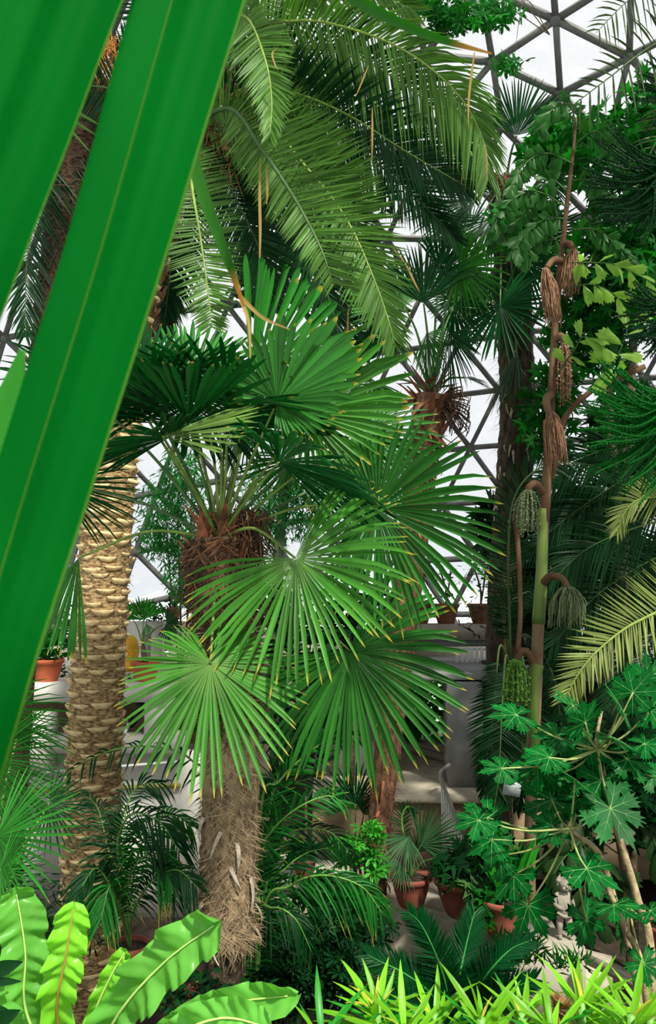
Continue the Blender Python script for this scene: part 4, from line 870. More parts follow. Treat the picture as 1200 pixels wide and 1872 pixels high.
for i, (x, y, wp, ang, nd) in enumerate(LV):
    dd = 5.5 + .5 * rnd.random(); p = P(x, y, dd); S = wp / 1.72 * dd / FPX; a = math.radians(ang)
    d = nz(A(math.cos(a), -.25, -math.sin(a) * 0 + math.sin(a) * .75) + A(0, 0, -.1)); face = nz(A(rnd.uniform(-.35, .35), -.55, rnd.uniform(.6, 1.0)))
    # blade points away from its stem
    dv = p - nd; d = nz(nz(dv) * .8 + A(math.cos(a), -.2, math.sin(a) * .6))
    me, ve = PAP[i % 5]; Mx = frame(p, d, face, S); o = inst('leaf', me, pp, Mx)
    vo = inst('veins', ve, pp, Mx); vo.parent = o; vo.matrix_local = Matrix.Identity(4)
    C = smooth([nd, (nd + p) / 2 + A(0, 0, -.04), p], 10); m = MB(); m.tube(C, np.linspace(.009, .006, 10), 6); m.sm = True
    po = m.build('petiole', M['papet'], pp); po.parent = o; po.matrix_local = (Matrix.Translation(-Vector(ORIG[pp.name])) @ Mx).inverted()

# ------------------------------------------------------------------ araucaria at the right edge
bG = P(1330, 1700, 7.2); bG[2] = -.6
pg = thing('araucaria', 'dark green araucaria with whorls of cord-like needled branches, right edge', 'tree', tuple(bG))
m = MB(); m.tube(smooth([bG, P(1330, 1000, 7.2), P(1320, 400, 7.2), P(1310, -100, 7.2)], 20), np.linspace(.12, .05, 20), 12); m.sm = True; m.build('trunk', M['bark'], pg)
def cord(parent, a, b, seed, mat, bend=.08, rad=.014, nl=.046):
    r_ = random.Random(seed); L_ = np.linalg.norm(b - a); n = 10
    C = smooth([a, (a + b) / 2 + G * (bend * L_), b + A(0, 0, bend * L_ * .4)], n); m = MB(); m.tube(C, np.linspace(rad, rad * .4, n), 5, r=.3)
    k = int(L_ / .008); T = nz(b - a)
    for i in range(k):
        u = i / k; p = np.array([np.interp(u * (n - 1), range(n), C[:, j]) for j in range(3)]); a_ = i * 2.4; e1 = nz(np.cross(T, A(0, .3, 1))); e2 = np.cross(T, e1)
        d = nz(T * .9 + (math.cos(a_) * e1 + math.sin(a_) * e2)); w = nz(np.cross(d, A(r_.random(), .3, .7))) * .006
        tip = p + d * nl * (1.1 - .5 * u); m.add([p - w, p + w, tip], [(0, 1, 2)], [0, 0, 1], r_.random())
    return m.build('branchlet', mat, parent)
def plume(cx, cy, d, tips, mat, seed, extra=40):
    r_ = random.Random(seed); c = P(cx, cy, d); m = MB(); m.tube([P(1320, cy + 15, 7.2), c], [.04, .02], 8); br = m.build('branch', M['bark'], pg)
    for i in range(extra):
        k = r_.random() * (len(tips) - 1); j = int(k); f = k - j; x = tips[j][0] * (1 - f) + tips[j + 1][0] * f; y = tips[j][1] * (1 - f) + tips[j + 1][1] * f
        dep = d + r_.uniform(-.75, .35); q = r_.uniform(.72, 1.04)
        s0 = P(cx + r_.uniform(-25, 25), cy + r_.uniform(-25, 25), d); cord(br, s0, P(cx + (x - cx) * q, cy + (y - cy) * q, dep), seed * 100 + i, mat)
plume(1235, 740, 6.6, [(1110, 655), (1075, 700), (1058, 735), (1050, 775), (1050, 810), (1060, 850), (1100, 880), (1140, 900), (1180, 960)], M['arau'], 1, 75)
plume(1225, 310, 6.6, [(1110, 225), (1070, 290), (1058, 340), (1070, 390), (1090, 420), (1140, 440), (1200, 450)], M['arau_dk'], 2, 70)
plume(1235, 555, 6.9, [(1170, 510), (1140, 540), (1130, 580), (1130, 620), (1150, 650), (1190, 660)], M['arau_dk'], 3, 40)
plume(1255, 150, 7.6, [(1180, 90), (1150, 160), (1160, 220), (1180, 260)], M['arau_dk'], 4, 18)

# ------------------------------------------------------------------ date palm whose fronds enter from the right
bH = P(1420, 1700, 9.0); bH[2] = -.6
ph = thing('date_palm', 'date palm outside the right edge with pale yellow green fronds entering', 'palm', tuple(bH))
cH = P(1390, 960, 8.6)
m, CH = trunk_tube([bH, P(1410, 1300, 8.8), cH], .22, .2, 60, 22, .06, 51); m.build('trunk', M['trunk_dk'], ph)
PLT = M['phoenix_lt']
frond(ph, [cH] + px([(1300, 1060, 7.6), (1215, 1112, 7.2), (1145, 1148, 7.0), (1085, 1198, 6.9), (1050, 1245, 6.9), (1036, 1278, 6.9)]), PLT, RA, L=.50, n=105, wid=.0125, droop=.0, seed=1, start=.2, rad=.02, a0=70, a1=35)
frond(ph, [cH] + px([(1290, 900, 8.2), (1205, 908, 8.0), (1165, 915, 7.9), (1142, 938, 7.9), (1130, 968, 7.9)]), PLT, RA, L=.42, n=60, wid=.013, droop=.05, seed=2, start=.25)
for i, l in enumerate([[(1250, 830, 8.8), (1150, 815, 9), (1060, 840, 9.2), (980, 900, 9.3)], [(1280, 940, 8.6), (1180, 960, 8.8), (1080, 1000, 9), (1010, 1060, 9)], [(1280, 990, 9), (1180, 1030, 9.2), (1090, 1090, 9.3), (1010, 1180, 9.3)], [(1250, 880, 9.4), (1130, 900, 9.6), (1040, 950, 9.8), (990, 1020, 9.8)],
                       [(1300, 1040, 9.2), (1220, 1120, 9.4), (1150, 1240, 9.5), (1100, 1350, 9.5)], [(1280, 850, 9.2), (1160, 870, 9.4), (1060, 930, 9.5), (960, 1010, 9.5)], [(1320, 1100, 9), (1250, 1200, 9.2), (1200, 1340, 9.3)], [(1280, 1000, 9.6), (1150, 1060, 9.8), (1060, 1150, 10), (1030, 1260, 10)]]):
    frond(ph, [cH] + px(l), PD, RD, L=.6, n=80, wid=.016, droop=.2, seed=10 + i)

bI = P(905, 1600, 9.8); bI[2] = -.6
pi_ = thing('date_palm', 'small dark feather palm between the doorway pier and fishtail stem', 'palm', tuple(bI))
cI = P(935, 1230, 9.8); m, CI = trunk_tube([bI, P(915, 1450, 9.8), cI], .12, .12, 40, 18, .12, 61); m.build('trunk', M['bark_shade_dk'], pi_)
for i, l in enumerate([[(915, 1180, 9.6), (905, 1270, 9.5), (893, 1370, 9.4), (885, 1450, 9.4)], [(950, 1180, 9.6), (965, 1280, 9.4), (960, 1400, 9.3), (945, 1480, 9.3)], [(960, 1160, 9.7), (1010, 1230, 9.6), (1030, 1350, 9.5)],
                       [(925, 1120, 9.7), (975, 1080, 9.6), (1030, 1110, 9.5)], [(925, 1200, 9.4), (918, 1300, 9.2), (912, 1420, 9.1), (900, 1500, 9.1)]]):
    frond(pi_, [cI] + px(l), PD, RD, L=.36, n=80, wid=.012, droop=.05, seed=70 + i, a0=80, start=.3)
frond(pi_, [cI] + px([(930, 1000, 9.2), (945, 900, 9), (1000, 850, 8.9), (1080, 850, 8.8), (1120, 870, 8.8)]), PD, RD, L=.42, n=80, wid=.014, droop=.2, seed=78)

# zigzag dark frond at the top right
bJ = P(1500, 1700, 8.5); bJ[2] = -.6
pj = thing('feather_palm', 'tall feather palm outside the frame, dark zigzag frond top right', 'palm', tuple(bJ))
cJ = P(1420, -60, 8.5); m, CJ = trunk_tube([bJ, P(1450, 800, 8.5), cJ], .14, .12, 50, 16, .05, 71); m.build('trunk', M['bark_shade_dk'], pj)
M['zig'] = leaf_mat('feather_leaflet', (.05, .075, .04), var=.3, trans=.25)
frond(pj, [cJ] + px([(1300, 20, 7.4), (1190, 85, 7.0), (1110, 145, 6.9), (1045, 195, 6.9)]), M['zig'], RD, L=.55, n=42, wid=.013, droop=.25, seed=1, a0=85, a1=45, fold=.8)
frond(pj, [cJ] + px([(1320, -80, 7.9), (1230, -60, 7.6), (1150, 0, 7.5), (1090, 60, 7.5)]), M['zig'], RD, L=.5, n=40, wid=.013, droop=.3, seed=2, a0=85, a1=45)
frond(pj, [cJ] + px([(1330, 60, 8), (1260, 150, 7.8), (1200, 260, 7.7), (1160, 330, 7.7)]), M['zig'], RD, L=.5, n=44, wid=.013, droop=.3, seed=3, a0=80, a1=45)

# ------------------------------------------------------------------ leafy masses
def leaf_tpl(kind):
    if kind == 'oval': return np.array([(0, 0, 0), (.3, .2, .03), (.65, .19, .0), (1, 0, -.06), (.65, -.19, .0), (.3, -.2, .03)]), [(0, 1, 2, 3), (0, 3, 4, 5)][:2]
    if kind == 'narrow': return np.array([(0, 0, 0), (.35, .07, .02), (1, 0, -.1), (.35, -.07, .02)]), [(0, 1, 2, 3)]
    if kind == 'lobed':
        v = [(0, 0, 0)]; 
        for i in range(7):
            a = math.radians(-130 + 260 * i / 6); rr = 1 - .06 * abs(i - 3) ** 1.3; v.append((rr * math.cos(a), rr * math.sin(a), -.12))
            if i < 6: b = a + math.radians(130 / 6); v.append((.42 * math.cos(b), .42 * math.sin(b), .0))
        return np.array(v), [(0, i, i + 1) for i in range(1, len(v) - 1)]
    if kind == 'palmate':
        v = []; f = []
        for i in range(7):
            a = 2 * math.pi * i / 7; c, s = math.cos(a), math.sin(a); k = len(v)
            for x, y, z in ((.08, 0, 0), (.45, .15, -.02), (.8, .15, -.12), (1, 0, -.25), (.8, -.15, -.12), (.45, -.15, -.02)): v.append((c * x - s * y, s * x + c * y, z))
            f += [(k, k + 1, k + 2, k + 3), (k, k + 3, k + 4, k + 5)]
        return np.array(v), f
def leaves(mb, centers, size, kind, seed, up=.6, cam=.3, droop=.3):
    r_ = random.Random(seed); tv, tf = leaf_tpl(kind)
    for c in centers:
        z = nz(A(r_.gauss(0, .6), r_.gauss(0, .6), up + r_.gauss(0, .4)) + nz(CAM - c) * cam); x = nz(A(r_.gauss(0, 1), r_.gauss(0, 1), r_.gauss(-droop, .4))); y = nz(np.cross(z, x)); z = np.cross(x, y); s = size * r_.uniform(.6, 1.25)
        mb.add(c + s * (tv[:, :1] * x + tv[:, 1:2] * y + tv[:, 2:] * z), tf, np.clip(tv[:, 0], 0, 1), r_.random())
def blob(pts, n, seed):
    """points scattered in a chain of ellipsoids given as (px,py,d,rx_px,ry_px,rd)"""
    r_ = random.Random(seed); out = []; wts = [q[3] * q[4] for q in pts]
    for _ in range(n):
        q = r_.choices(pts, wts)[0]; v = nz([r_.gauss(0, 1) for _ in range(3)]) * r_.random() ** .45
        out.append(P(q[0] + v[0] * q[3], q[1] + v[1] * q[4], q[2] + v[2] * q[5]))
    return out
def bush(name, label, cat, base, stems, blobs, n, size, kind, mat, seed, bark='bark', sr=.02, **k):
    b = P(*base[:3]); b[2] = base[3]; t = thing(name, label, cat, tuple(b))
    for s_ in stems:
        m = MB(); m.tube(smooth([b] + px(s_), 14), np.linspace(sr, sr * .4, 14), 7); m.sm = True; m.build('stem', M[bark], t)
    m = MB(); leaves(m, blob(blobs, n, seed), size, kind, seed, **k); m.build('foliage', M[mat], t, kind='stuff')
    return t
bush('broadleaf_tree', 'dense bright green lobed-leaf tree filling the upper right', 'tree', (1150, 1600, 9.6, -.6), [[(1140, 1100, 9.6), (1110, 700, 9.6), (1090, 400, 9.6), (1060, 250, 9.5)], [(1140, 1000, 9.6), (1160, 600, 9.5), (1180, 300, 9.5)]],
     [(1090, 270, 9.3, 90, 90, .7), (1140, 480, 9.3, 110, 130, .7), (1010, 270, 9.6, 60, 60, .5), (1180, 250, 9.3, 60, 120, .6), (1080, 600, 9.7, 100, 110, .6), (1180, 420, 9, 50, 160, .5), (960, 400, 9.9, 70, 60, .5), (1000, 760, 10, 60, 90, .4)], 2300, .17, 'lobed', 'shrub', 1, sr=.09)
bush('climbing_vine', 'bright leafy schefflera branch hanging at the top of the dome', 'vine', (1000, -120, 8.2, 9.6), [[(930, -20, 8), (880, 20, 7.8)], [(900, 0, 8), (830, 30, 7.8)], [(960, 0, 8), (940, 110, 7.9)]],
     [(885, 22, 7.8, 80, 28, .4), (935, 115, 8, 35, 14, .3), (820, 40, 8, 40, 25, .3), (780, 15, 8, 40, 25, .3)], 260, .10, 'palmate', 'shrub', 2, sr=.006)
bush('climbing_vine', 'dark leafy creeper dangling in front of the glass near the dome struts', 'vine', (735, 280, 12.5, 9.5), [[(720, 340, 12.4), (690, 370, 12.3)], [(740, 300, 12.3), (745, 330, 12.3)]], [(705, 360, 12.3, 30, 35, .2), (740, 290, 12.3, 14, 30, .2)], 70, .17, 'oval', 'shrub_dk', 3, sr=.01)
bush('bamboo', 'fine-leaved bamboo behind the left white gallery', 'bamboo', (330, 1240, 11.5, 2.2), [[(330, 1100, 11.5), (325, 950, 11.5), (330, 850, 11.5)], [(345, 1100, 11.5), (350, 900, 11.4)], [(315, 1100, 11.6), (300, 900, 11.6)]],
     [(320, 920, 11.5, 70, 70, .6), (335, 850, 11.5, 45, 45, .5), (335, 1030, 11.5, 40, 80, .5), (290, 980, 11.6, 45, 45, .4)], 2600, .17, 'narrow', 'bamboo', 4, droop=1.0)
bush('bamboo', 'fine-leaved bright bush around a grey green trunk behind the crown', 'bamboo', (505, 1240, 11.6, -.1), [], [(545, 930, 11.5, 60, 60, .6), (480, 900, 11.6, 50, 50, .5), (560, 880, 11.6, 50, 40, .5), (490, 960, 11.7, 40, 60, .4)], 2200, .16, 'narrow', 'bamboo', 5, droop=1.0)
m = MB(); m.tube(smooth([P(505, 1240, 11.6) * A(1, 1, 0) + A(0, 0, -.1)] + px([(508, 1050, 11.6), (522, 900, 11.6), (540, 780, 11.6), (548, 700, 11.6)]), 16), np.linspace(.09, .06, 16), 10); m.sm = True
m.build('tree_trunk', M['barkgn'], label='slim grey green tree trunk behind the big fan palm crown', cat='trunk')
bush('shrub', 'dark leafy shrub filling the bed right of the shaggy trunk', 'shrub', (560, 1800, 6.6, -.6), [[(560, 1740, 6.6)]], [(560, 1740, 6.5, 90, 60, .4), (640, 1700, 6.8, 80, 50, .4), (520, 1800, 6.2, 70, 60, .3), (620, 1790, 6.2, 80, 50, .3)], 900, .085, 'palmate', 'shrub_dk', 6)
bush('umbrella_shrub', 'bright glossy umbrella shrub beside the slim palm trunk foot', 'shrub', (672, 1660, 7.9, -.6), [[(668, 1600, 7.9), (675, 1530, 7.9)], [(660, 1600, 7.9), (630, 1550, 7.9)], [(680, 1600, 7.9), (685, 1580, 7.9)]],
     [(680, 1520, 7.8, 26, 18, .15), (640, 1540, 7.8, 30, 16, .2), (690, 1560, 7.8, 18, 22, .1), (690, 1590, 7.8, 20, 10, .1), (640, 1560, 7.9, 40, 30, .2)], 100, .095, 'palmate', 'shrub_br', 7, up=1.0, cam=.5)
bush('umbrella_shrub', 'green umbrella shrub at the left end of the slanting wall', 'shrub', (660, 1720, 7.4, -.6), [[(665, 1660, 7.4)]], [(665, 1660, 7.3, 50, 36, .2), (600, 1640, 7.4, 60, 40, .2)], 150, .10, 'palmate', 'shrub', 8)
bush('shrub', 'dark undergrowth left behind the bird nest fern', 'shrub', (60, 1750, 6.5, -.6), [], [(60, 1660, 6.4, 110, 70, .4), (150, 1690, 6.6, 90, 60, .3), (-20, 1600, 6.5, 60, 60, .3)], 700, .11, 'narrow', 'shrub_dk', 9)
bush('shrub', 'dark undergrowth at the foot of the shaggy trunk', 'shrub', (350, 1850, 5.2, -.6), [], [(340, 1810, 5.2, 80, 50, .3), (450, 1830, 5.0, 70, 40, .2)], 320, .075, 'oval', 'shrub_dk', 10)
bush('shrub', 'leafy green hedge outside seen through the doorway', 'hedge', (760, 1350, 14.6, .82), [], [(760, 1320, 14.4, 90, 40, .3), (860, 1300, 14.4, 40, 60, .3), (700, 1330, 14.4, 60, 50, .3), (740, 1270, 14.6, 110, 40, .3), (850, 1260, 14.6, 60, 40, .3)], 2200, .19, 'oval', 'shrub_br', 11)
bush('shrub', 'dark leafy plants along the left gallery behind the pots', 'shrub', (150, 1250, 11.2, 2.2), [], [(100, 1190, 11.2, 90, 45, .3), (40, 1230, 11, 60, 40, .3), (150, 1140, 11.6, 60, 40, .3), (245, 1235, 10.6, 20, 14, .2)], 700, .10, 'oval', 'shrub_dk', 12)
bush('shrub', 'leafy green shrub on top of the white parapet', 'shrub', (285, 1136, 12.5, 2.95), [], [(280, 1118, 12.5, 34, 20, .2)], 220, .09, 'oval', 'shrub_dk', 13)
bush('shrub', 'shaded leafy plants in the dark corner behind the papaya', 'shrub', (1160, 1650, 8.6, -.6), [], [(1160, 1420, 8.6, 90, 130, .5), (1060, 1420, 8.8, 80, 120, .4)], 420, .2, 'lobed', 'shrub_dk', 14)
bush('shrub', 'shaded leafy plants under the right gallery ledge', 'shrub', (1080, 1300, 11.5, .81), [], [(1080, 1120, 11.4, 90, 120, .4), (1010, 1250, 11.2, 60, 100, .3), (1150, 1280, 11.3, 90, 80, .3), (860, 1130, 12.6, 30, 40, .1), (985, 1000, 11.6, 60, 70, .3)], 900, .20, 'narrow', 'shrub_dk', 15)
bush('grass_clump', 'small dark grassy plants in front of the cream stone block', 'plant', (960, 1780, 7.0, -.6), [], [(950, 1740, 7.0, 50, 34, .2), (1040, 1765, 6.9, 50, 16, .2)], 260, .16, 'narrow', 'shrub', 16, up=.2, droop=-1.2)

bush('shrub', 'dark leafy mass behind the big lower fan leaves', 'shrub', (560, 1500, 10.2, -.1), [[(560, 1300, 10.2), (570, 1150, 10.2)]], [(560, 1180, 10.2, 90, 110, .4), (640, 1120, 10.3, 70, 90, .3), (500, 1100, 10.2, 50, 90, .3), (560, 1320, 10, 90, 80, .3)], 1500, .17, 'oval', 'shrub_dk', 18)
bush('broadleaf_tree', 'dark leafy tree in the deep shade behind the fishtail palm', 'tree', (1130, 1600, 10.8, .81), [[(1100, 1200, 10.8), (1060, 900, 10.8)]], [(1060, 950, 10.8, 110, 80, .5), (1150, 1080, 10.6, 100, 110, .5), (1160, 800, 10.6, 90, 120, .5), (1010, 1100, 11, 60, 130, .4), (900, 960, 11.4, 40, 60, .2)], 1900, .22, 'lobed', 'shrub_dk', 19, sr=.07)  # extra dark mass, the deep shade is in its leaf colour
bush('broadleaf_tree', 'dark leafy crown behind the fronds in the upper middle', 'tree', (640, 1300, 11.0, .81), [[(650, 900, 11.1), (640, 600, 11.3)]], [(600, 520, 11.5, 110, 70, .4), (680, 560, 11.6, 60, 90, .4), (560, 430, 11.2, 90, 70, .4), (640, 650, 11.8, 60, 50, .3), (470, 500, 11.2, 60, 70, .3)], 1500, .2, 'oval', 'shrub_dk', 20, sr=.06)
# sunlit pendulous acacia sprays near the right pots
bush('acacia', 'feathery pale green acacia spray in front of the right gallery pots', 'plant', (930, 1240, 9.8, 2.0), [[(915, 1100, 9.6), (880, 1050, 9.5), (850, 1060, 9.4)], [(930, 1050, 9.6), (940, 990, 9.5)]],
     [(880, 1060, 9.5, 50, 36, .2), (840, 1110, 9.4, 34, 14, .1), (930, 1020, 9.6, 40, 60, .2)], 420, .07, 'narrow', 'shrub', 17, bark='carystem', sr=.012)

# ------------------------------------------------------------------ sago cycad, areca palms
bS = P(835, 1905, 5.2); bS[2] = -.6
ps = thing('sago_cycad', 'dark blue green sago cycad in front of the slanting wall', 'cycad', tuple(bS))
cS = P(828, 1890, 5.2)
m = MB(); m.tube([bS, cS + A(0, 0, .02)], .1, 14); m.build('trunk', M['bark_shade_dk'], ps)
for i, l in enumerate([[(815, 1800, 5.0), (795, 1740, 4.9), (770, 1690, 4.85), (748, 1668, 4.8)], [(838, 1800, 5.0), (850, 1740, 5.05), (862, 1690, 5.1), (868, 1668, 5.15)], [(790, 1820, 5.0), (740, 1780, 4.9), (700, 1760, 4.9), (672, 1745, 4.9)], [(865, 1820, 5.0), (900, 1770, 4.9), (935, 1735, 4.9), (968, 1720, 4.9)],
                       [(880, 1840, 4.9), (930, 1810, 4.7), (980, 1790, 4.6)], [(780, 1850, 4.9), (720, 1830, 4.7), (670, 1825, 4.6)]]):
    frond(ps, [cS] + px(l), M['sago'], M['sago_rib'], L=.195, n=125, wid=.0065, droop=.02, seed=100 + i, a0=50, a1=28, v=6, rad=.010, start=.05, base_short=.8, tip_short=.45)

bK = P(470, 1840, 6.2); bK[2] = -.6
pk = thing('areca_palm', 'areca palm with arching yellow-tipped fronds right of the shaggy trunk', 'palm', tuple(bK))
AR, AK, CN = M['areca'], M['areca_dk'], M['cane']
for i, (l, mt, Lf, dr) in enumerate([([(462, 1600, 6.2), (490, 1530, 6.1), (540, 1480, 6.0), (600, 1455, 6.0), (635, 1475, 6.0)], AR, .33, .25), ([(475, 1500, 6.2), (510, 1430, 6.2), (560, 1380, 6.2), (620, 1340, 6.2), (650, 1345, 6.2)], AR, .36, .2),
                                     ([(480, 1650, 6.3), (520, 1590, 6.3), (560, 1560, 6.3), (600, 1550, 6.3)], AK, .36, .3), ([(480, 1680, 6.0), (530, 1620, 5.9), (590, 1600, 5.8), (660, 1620, 5.8), (700, 1670, 5.8)], AR, .38, .75),
                                     ([(465, 1640, 6.3), (480, 1560, 6.4), (500, 1450, 6.5), (530, 1350, 6.5)], AK, .34, .2), ([(470, 1620, 6.4), (490, 1480, 6.6), (540, 1320, 6.8), (600, 1280, 6.9)], AK, .36, .3), ([(470, 1700, 6.0), (500, 1660, 5.8), (540, 1680, 5.7), (570, 1740, 5.7)], AK, .3, .6),
                                     ([(455, 1600, 6.5), (470, 1500, 6.7), (520, 1440, 6.9), (580, 1420, 7)], AK, .36, .3), ([(470, 1560, 6.5), (530, 1520, 6.7), (600, 1520, 6.8), (640, 1560, 6.8)], AK, .36, .4)]):
    frond(pk, [bK + A(.02 * i - .08, 0, .05)] + px(l), mt, CN, L=Lf, n=44, wid=.011, droop=dr, seed=120 + i, start=.42, a0=62, a1=30, rad=.014)
for x in (445, 462, 470):
    stem(pk, [bK, P(x, 1760, 6.1), P(x + 6, 1640, 6.1)], .03, .022, M['cane'], 'cane')

def pot(t, c, r, h, mat, lip=True, soil=True):
    m = MB(); m.lathe([(0, 0), (r * .55, 0), (r * .64, h * .10), (r * .84, h * .52), (r * .92, h * .80), (r * 1.02, h * .85), (r * 1.04, h * .97), (r * 1.0, h), (r * .90, h * .99), (r * .87, h * .88), (0, h * .88)], c, 32); m.sm = True
    o = m.build('pot', M[mat], t)
    m = MB(); m.lathe([(0, h * .93), (r * .45, h * .915), (r * .89, h * .90)], c, 24); m.build('soil', M['soil'], t)
    return o
def potted(label, px_, py_bot, d, wpx, hpx, mat, cat='potted plant', name='potted_plant', group=None):
    c = P(px_, py_bot, d); r = wpx / 2 * d / FPX; h = hpx * d / FPX; t = thing(name, label, cat, tuple(c), group); pot(t, c, r / 1.04, h, mat); return t, c, r, h
# left: areca in a pot
t, c, r, h = potted('brown pot with dark drooping areca palm behind the bird nest fern', 236, 1815, 5.6, 72, 82, 'terra', name='potted_areca')
for i, (l, Lf) in enumerate([([(240, 1640, 5.6), (260, 1540, 5.6), (310, 1490, 5.6), (350, 1510, 5.6)], .34), ([(225, 1620, 5.6), (215, 1540, 5.6), (240, 1490, 5.5), (290, 1500, 5.4), (330, 1560, 5.4)], .38), ([(220, 1660, 5.5), (190, 1600, 5.4), (170, 1590, 5.3), (140, 1640, 5.2)], .3),
                             ([(230, 1640, 5.6), (250, 1580, 5.5), (285, 1560, 5.4), (320, 1610, 5.3)], .34), ([(240, 1680, 5.5), (270, 1620, 5.4), (320, 1590, 5.3), (360, 1620, 5.2)], .3), ([(232, 1600, 5.8), (228, 1500, 5.9), (250, 1440, 6), (300, 1430, 6)], .34), ([(230, 1700, 5.5), (210, 1640, 5.3), (200, 1620, 5.2), (185, 1680, 5.1)], .3), ([(230, 1620, 5.9), (200, 1560, 6), (180, 1480, 6.1), (150, 1450, 6.2)], .32)]):
    frond(t, [c + A(0, 0, h * .9)] + px(l), AK if i % 3 else AR, CN, L=Lf, n=36, wid=.010, droop=.75, seed=140 + i, start=.35, a0=60, a1=30, rad=.010)
# frond crossing the thick trunk
bL = P(420, 1640, 6.6); bL[2] = -.6
t = thing('areca_palm', 'single dark areca frond reaching left across the thick date palm trunk', 'palm', tuple(bL))
frond(t, [bL] + px([(390, 1480, 6.5), (350, 1390, 6.4), (290, 1366, 6.3), (220, 1368, 6.3), (160, 1390, 6.3), (115, 1420, 6.3)]), AK, CN, L=.22, n=30, wid=.012, droop=.7, seed=160, start=.42, a0=70, a1=50, rad=.012)
# pots on the left ledge
t, c, r, h = potted('orange terracotta pot with young fan palm right of the thick trunk', 265, 1250, 10.25, 54, 40, 'terra_or', name='potted_fan_palm')
m = MB(); m.tube([c + A(0, 0, h * .9), P(261, 1180, 10.25)], [.045, .03], 10); m.sm = True; m.build('stem', M['bark'], t)
for i, (hb, tp, mt, sp, ro) in enumerate([((262, 1133, 10.2), (255, 1088, 10.1), FB, 80, 0), ((240, 1128, 10.3), (232, 1100, 10.3), FB, 70, 30), ((305, 1140, 10.1), (330, 1150, 10), FD, 120, 20), ((268, 1140, 10.2), (270, 1165, 10.1), FB, 40, 40)]):
    fanpalm_leaf(t, hb, tp, P(261, 1180, 10.25), mt, PE, spread=sp, roll=ro, n=22, short=.1, droop=.03, seed=170 + i, fuse=.6, prad=.008)
t, c, r, h = potted('wide terracotta pot with grassy leaves left of the thick trunk', 84, 1252, 9.9 + .35, 62, 46, 'terra_or')
m = MB(); leaves(m, [c + A(rnd.uniform(-.15, .15), rnd.uniform(-.1, .1), h + rnd.uniform(-.02, .25)) for _ in range(70)], .35, 'narrow', 21, droop=-.6); m.build('foliage', M['shrub'], t, kind='stuff')
t, c, r, h = potted('small clay pot on the white parapet beside the bamboo', 318, 1138, 12.2, 26, 28, 'terra_dk'); c = None
m = MB(); leaves(m, blob([(318, 1095, 12.2, 14, 16, .1)], 40, 5), .1, 'oval', 22); m.build('foliage', M['shrub_dk'], t, kind='stuff')
wbox('wall_left_shelf', 300, 345, 1137, 1180, 12.1, .4, M['dim'], 'shelf end under the small clay pot')
# pots on the right ledge
for i, (x, w_, hh_, lab) in enumerate([(767, 52, 42, 'brown pot on the right ledge, leftmost, behind the slim palm trunk'), (816, 50, 38, 'brown pot with dark creeper, second from left on the right ledge'), (880, 50, 38, 'brown pot with thin stems on the right ledge, beside the dark shaggy trunk'), (1008, 50, 40, 'brown pot on the right ledge behind the fishtail palm stem')]):
    t, c, r, h = potted(lab, x, 1142, 13.2, w_, hh_, 'terra_dk', group='brown pots on the right ledge')
    for k in range(2):
        m = MB(); m.tube(smooth([c + A(0, 0, h * .9), c + A(.05 * k, 0, h + .25), c + A(-.1 + .2 * k, 0, h + .6)], 8), .015, 6); m.build('stem', M['bark'], t)
    m = MB(); leaves(m, [c + A(rnd.gauss(0, .16), rnd.gauss(0, .1), h + rnd.uniform(.1, .65)) for _ in range(45)], .1, 'oval', 30 + i); m.build('foliage', M['shrub_dk'], t, kind='stuff')
# pots on the terrace
t, c, r, h = potted('round terracotta pot with grey green fan palm near the slim palm trunk', 752, 1656, 8.62, 74, 52, 'terra', name='potted_fan_palm')
for i, (hb, tp, sp, ro) in enumerate([((748, 1530, 8.6), (705, 1580, 8.4), 70, 30), ((770, 1545, 8.6), (850, 1500, 8.5), 75, 20), ((735, 1580, 8.5), (700, 1600, 8.3), 80, 20), ((765, 1560, 8.7), (770, 1500, 8.7), 70, 20), ((790, 1570, 8.5), (830, 1600, 8.4), 80, 30)]):
    fanpalm_leaf(t, hb, tp, c + A(0, 0, h * .9), M['fan_gy'] if 'fan_gy' in M else M.setdefault('fan_gy', leaf_mat('fan_leaf_greyish', (.06, .16, .09), trans=.3)), PK, spread=sp, roll=ro, n=24, short=.2, droop=.1, seed=180 + i, fuse=.35, prad=.008)
frond(t, [c + A(0, 0, h * .9)] + px([(745, 1560, 8.7), (735, 1500, 8.8), (745, 1475, 8.8), (760, 1485, 8.8)]), AK, CN, L=.2, n=26, wid=.008, droop=.3, seed=190, start=.4)
t, c, r, h = potted('large terracotta pot with broad leaves in the middle of the terrace', 848, 1672, 8.3, 104, 62, 'terra')
m = MB(); leaves(m, blob([(845, 1590, 8.3, 55, 40, .25), (860, 1560, 8.4, 40, 30, .2)], 130, 7), .16, 'lobed', 41); m.build('foliage', M['shrub_dk'], t, kind='stuff')
m = MB(); leaves(m, blob([(850, 1618, 8.0, 26, 8, .1)], 6, 8), .2, 'lobed', 42, up=1.2); m.build('foliage_pale', leaf_mat('pale_lobed', (.13, .26, .12)), t, kind='stuff')
t, c, r, h = potted('terracotta pot with trailing ivy beside the cream stone block', 920, 1712, 7.95, 86, 66, 'terra')
m = MB(); leaves(m, blob([(890, 1640, 7.9, 34, 24, .12), (880, 1670, 7.8, 30, 24, .1), (920, 1640, 7.9, 30, 30, .2)], 90, 9), .12, 'lobed', 43); m.build('foliage', M['shrub'], t, kind='stuff')
m = MB(); leaves(m, [P(928 + rnd.uniform(-22, 22), 1640 - rnd.uniform(0, 20), 7.9 + rnd.uniform(-.1, .1)) for _ in range(40)], .55, 'narrow', 44, droop=-2.2); m.build('strap_leaves', M['drac_dk'], t, kind='stuff')
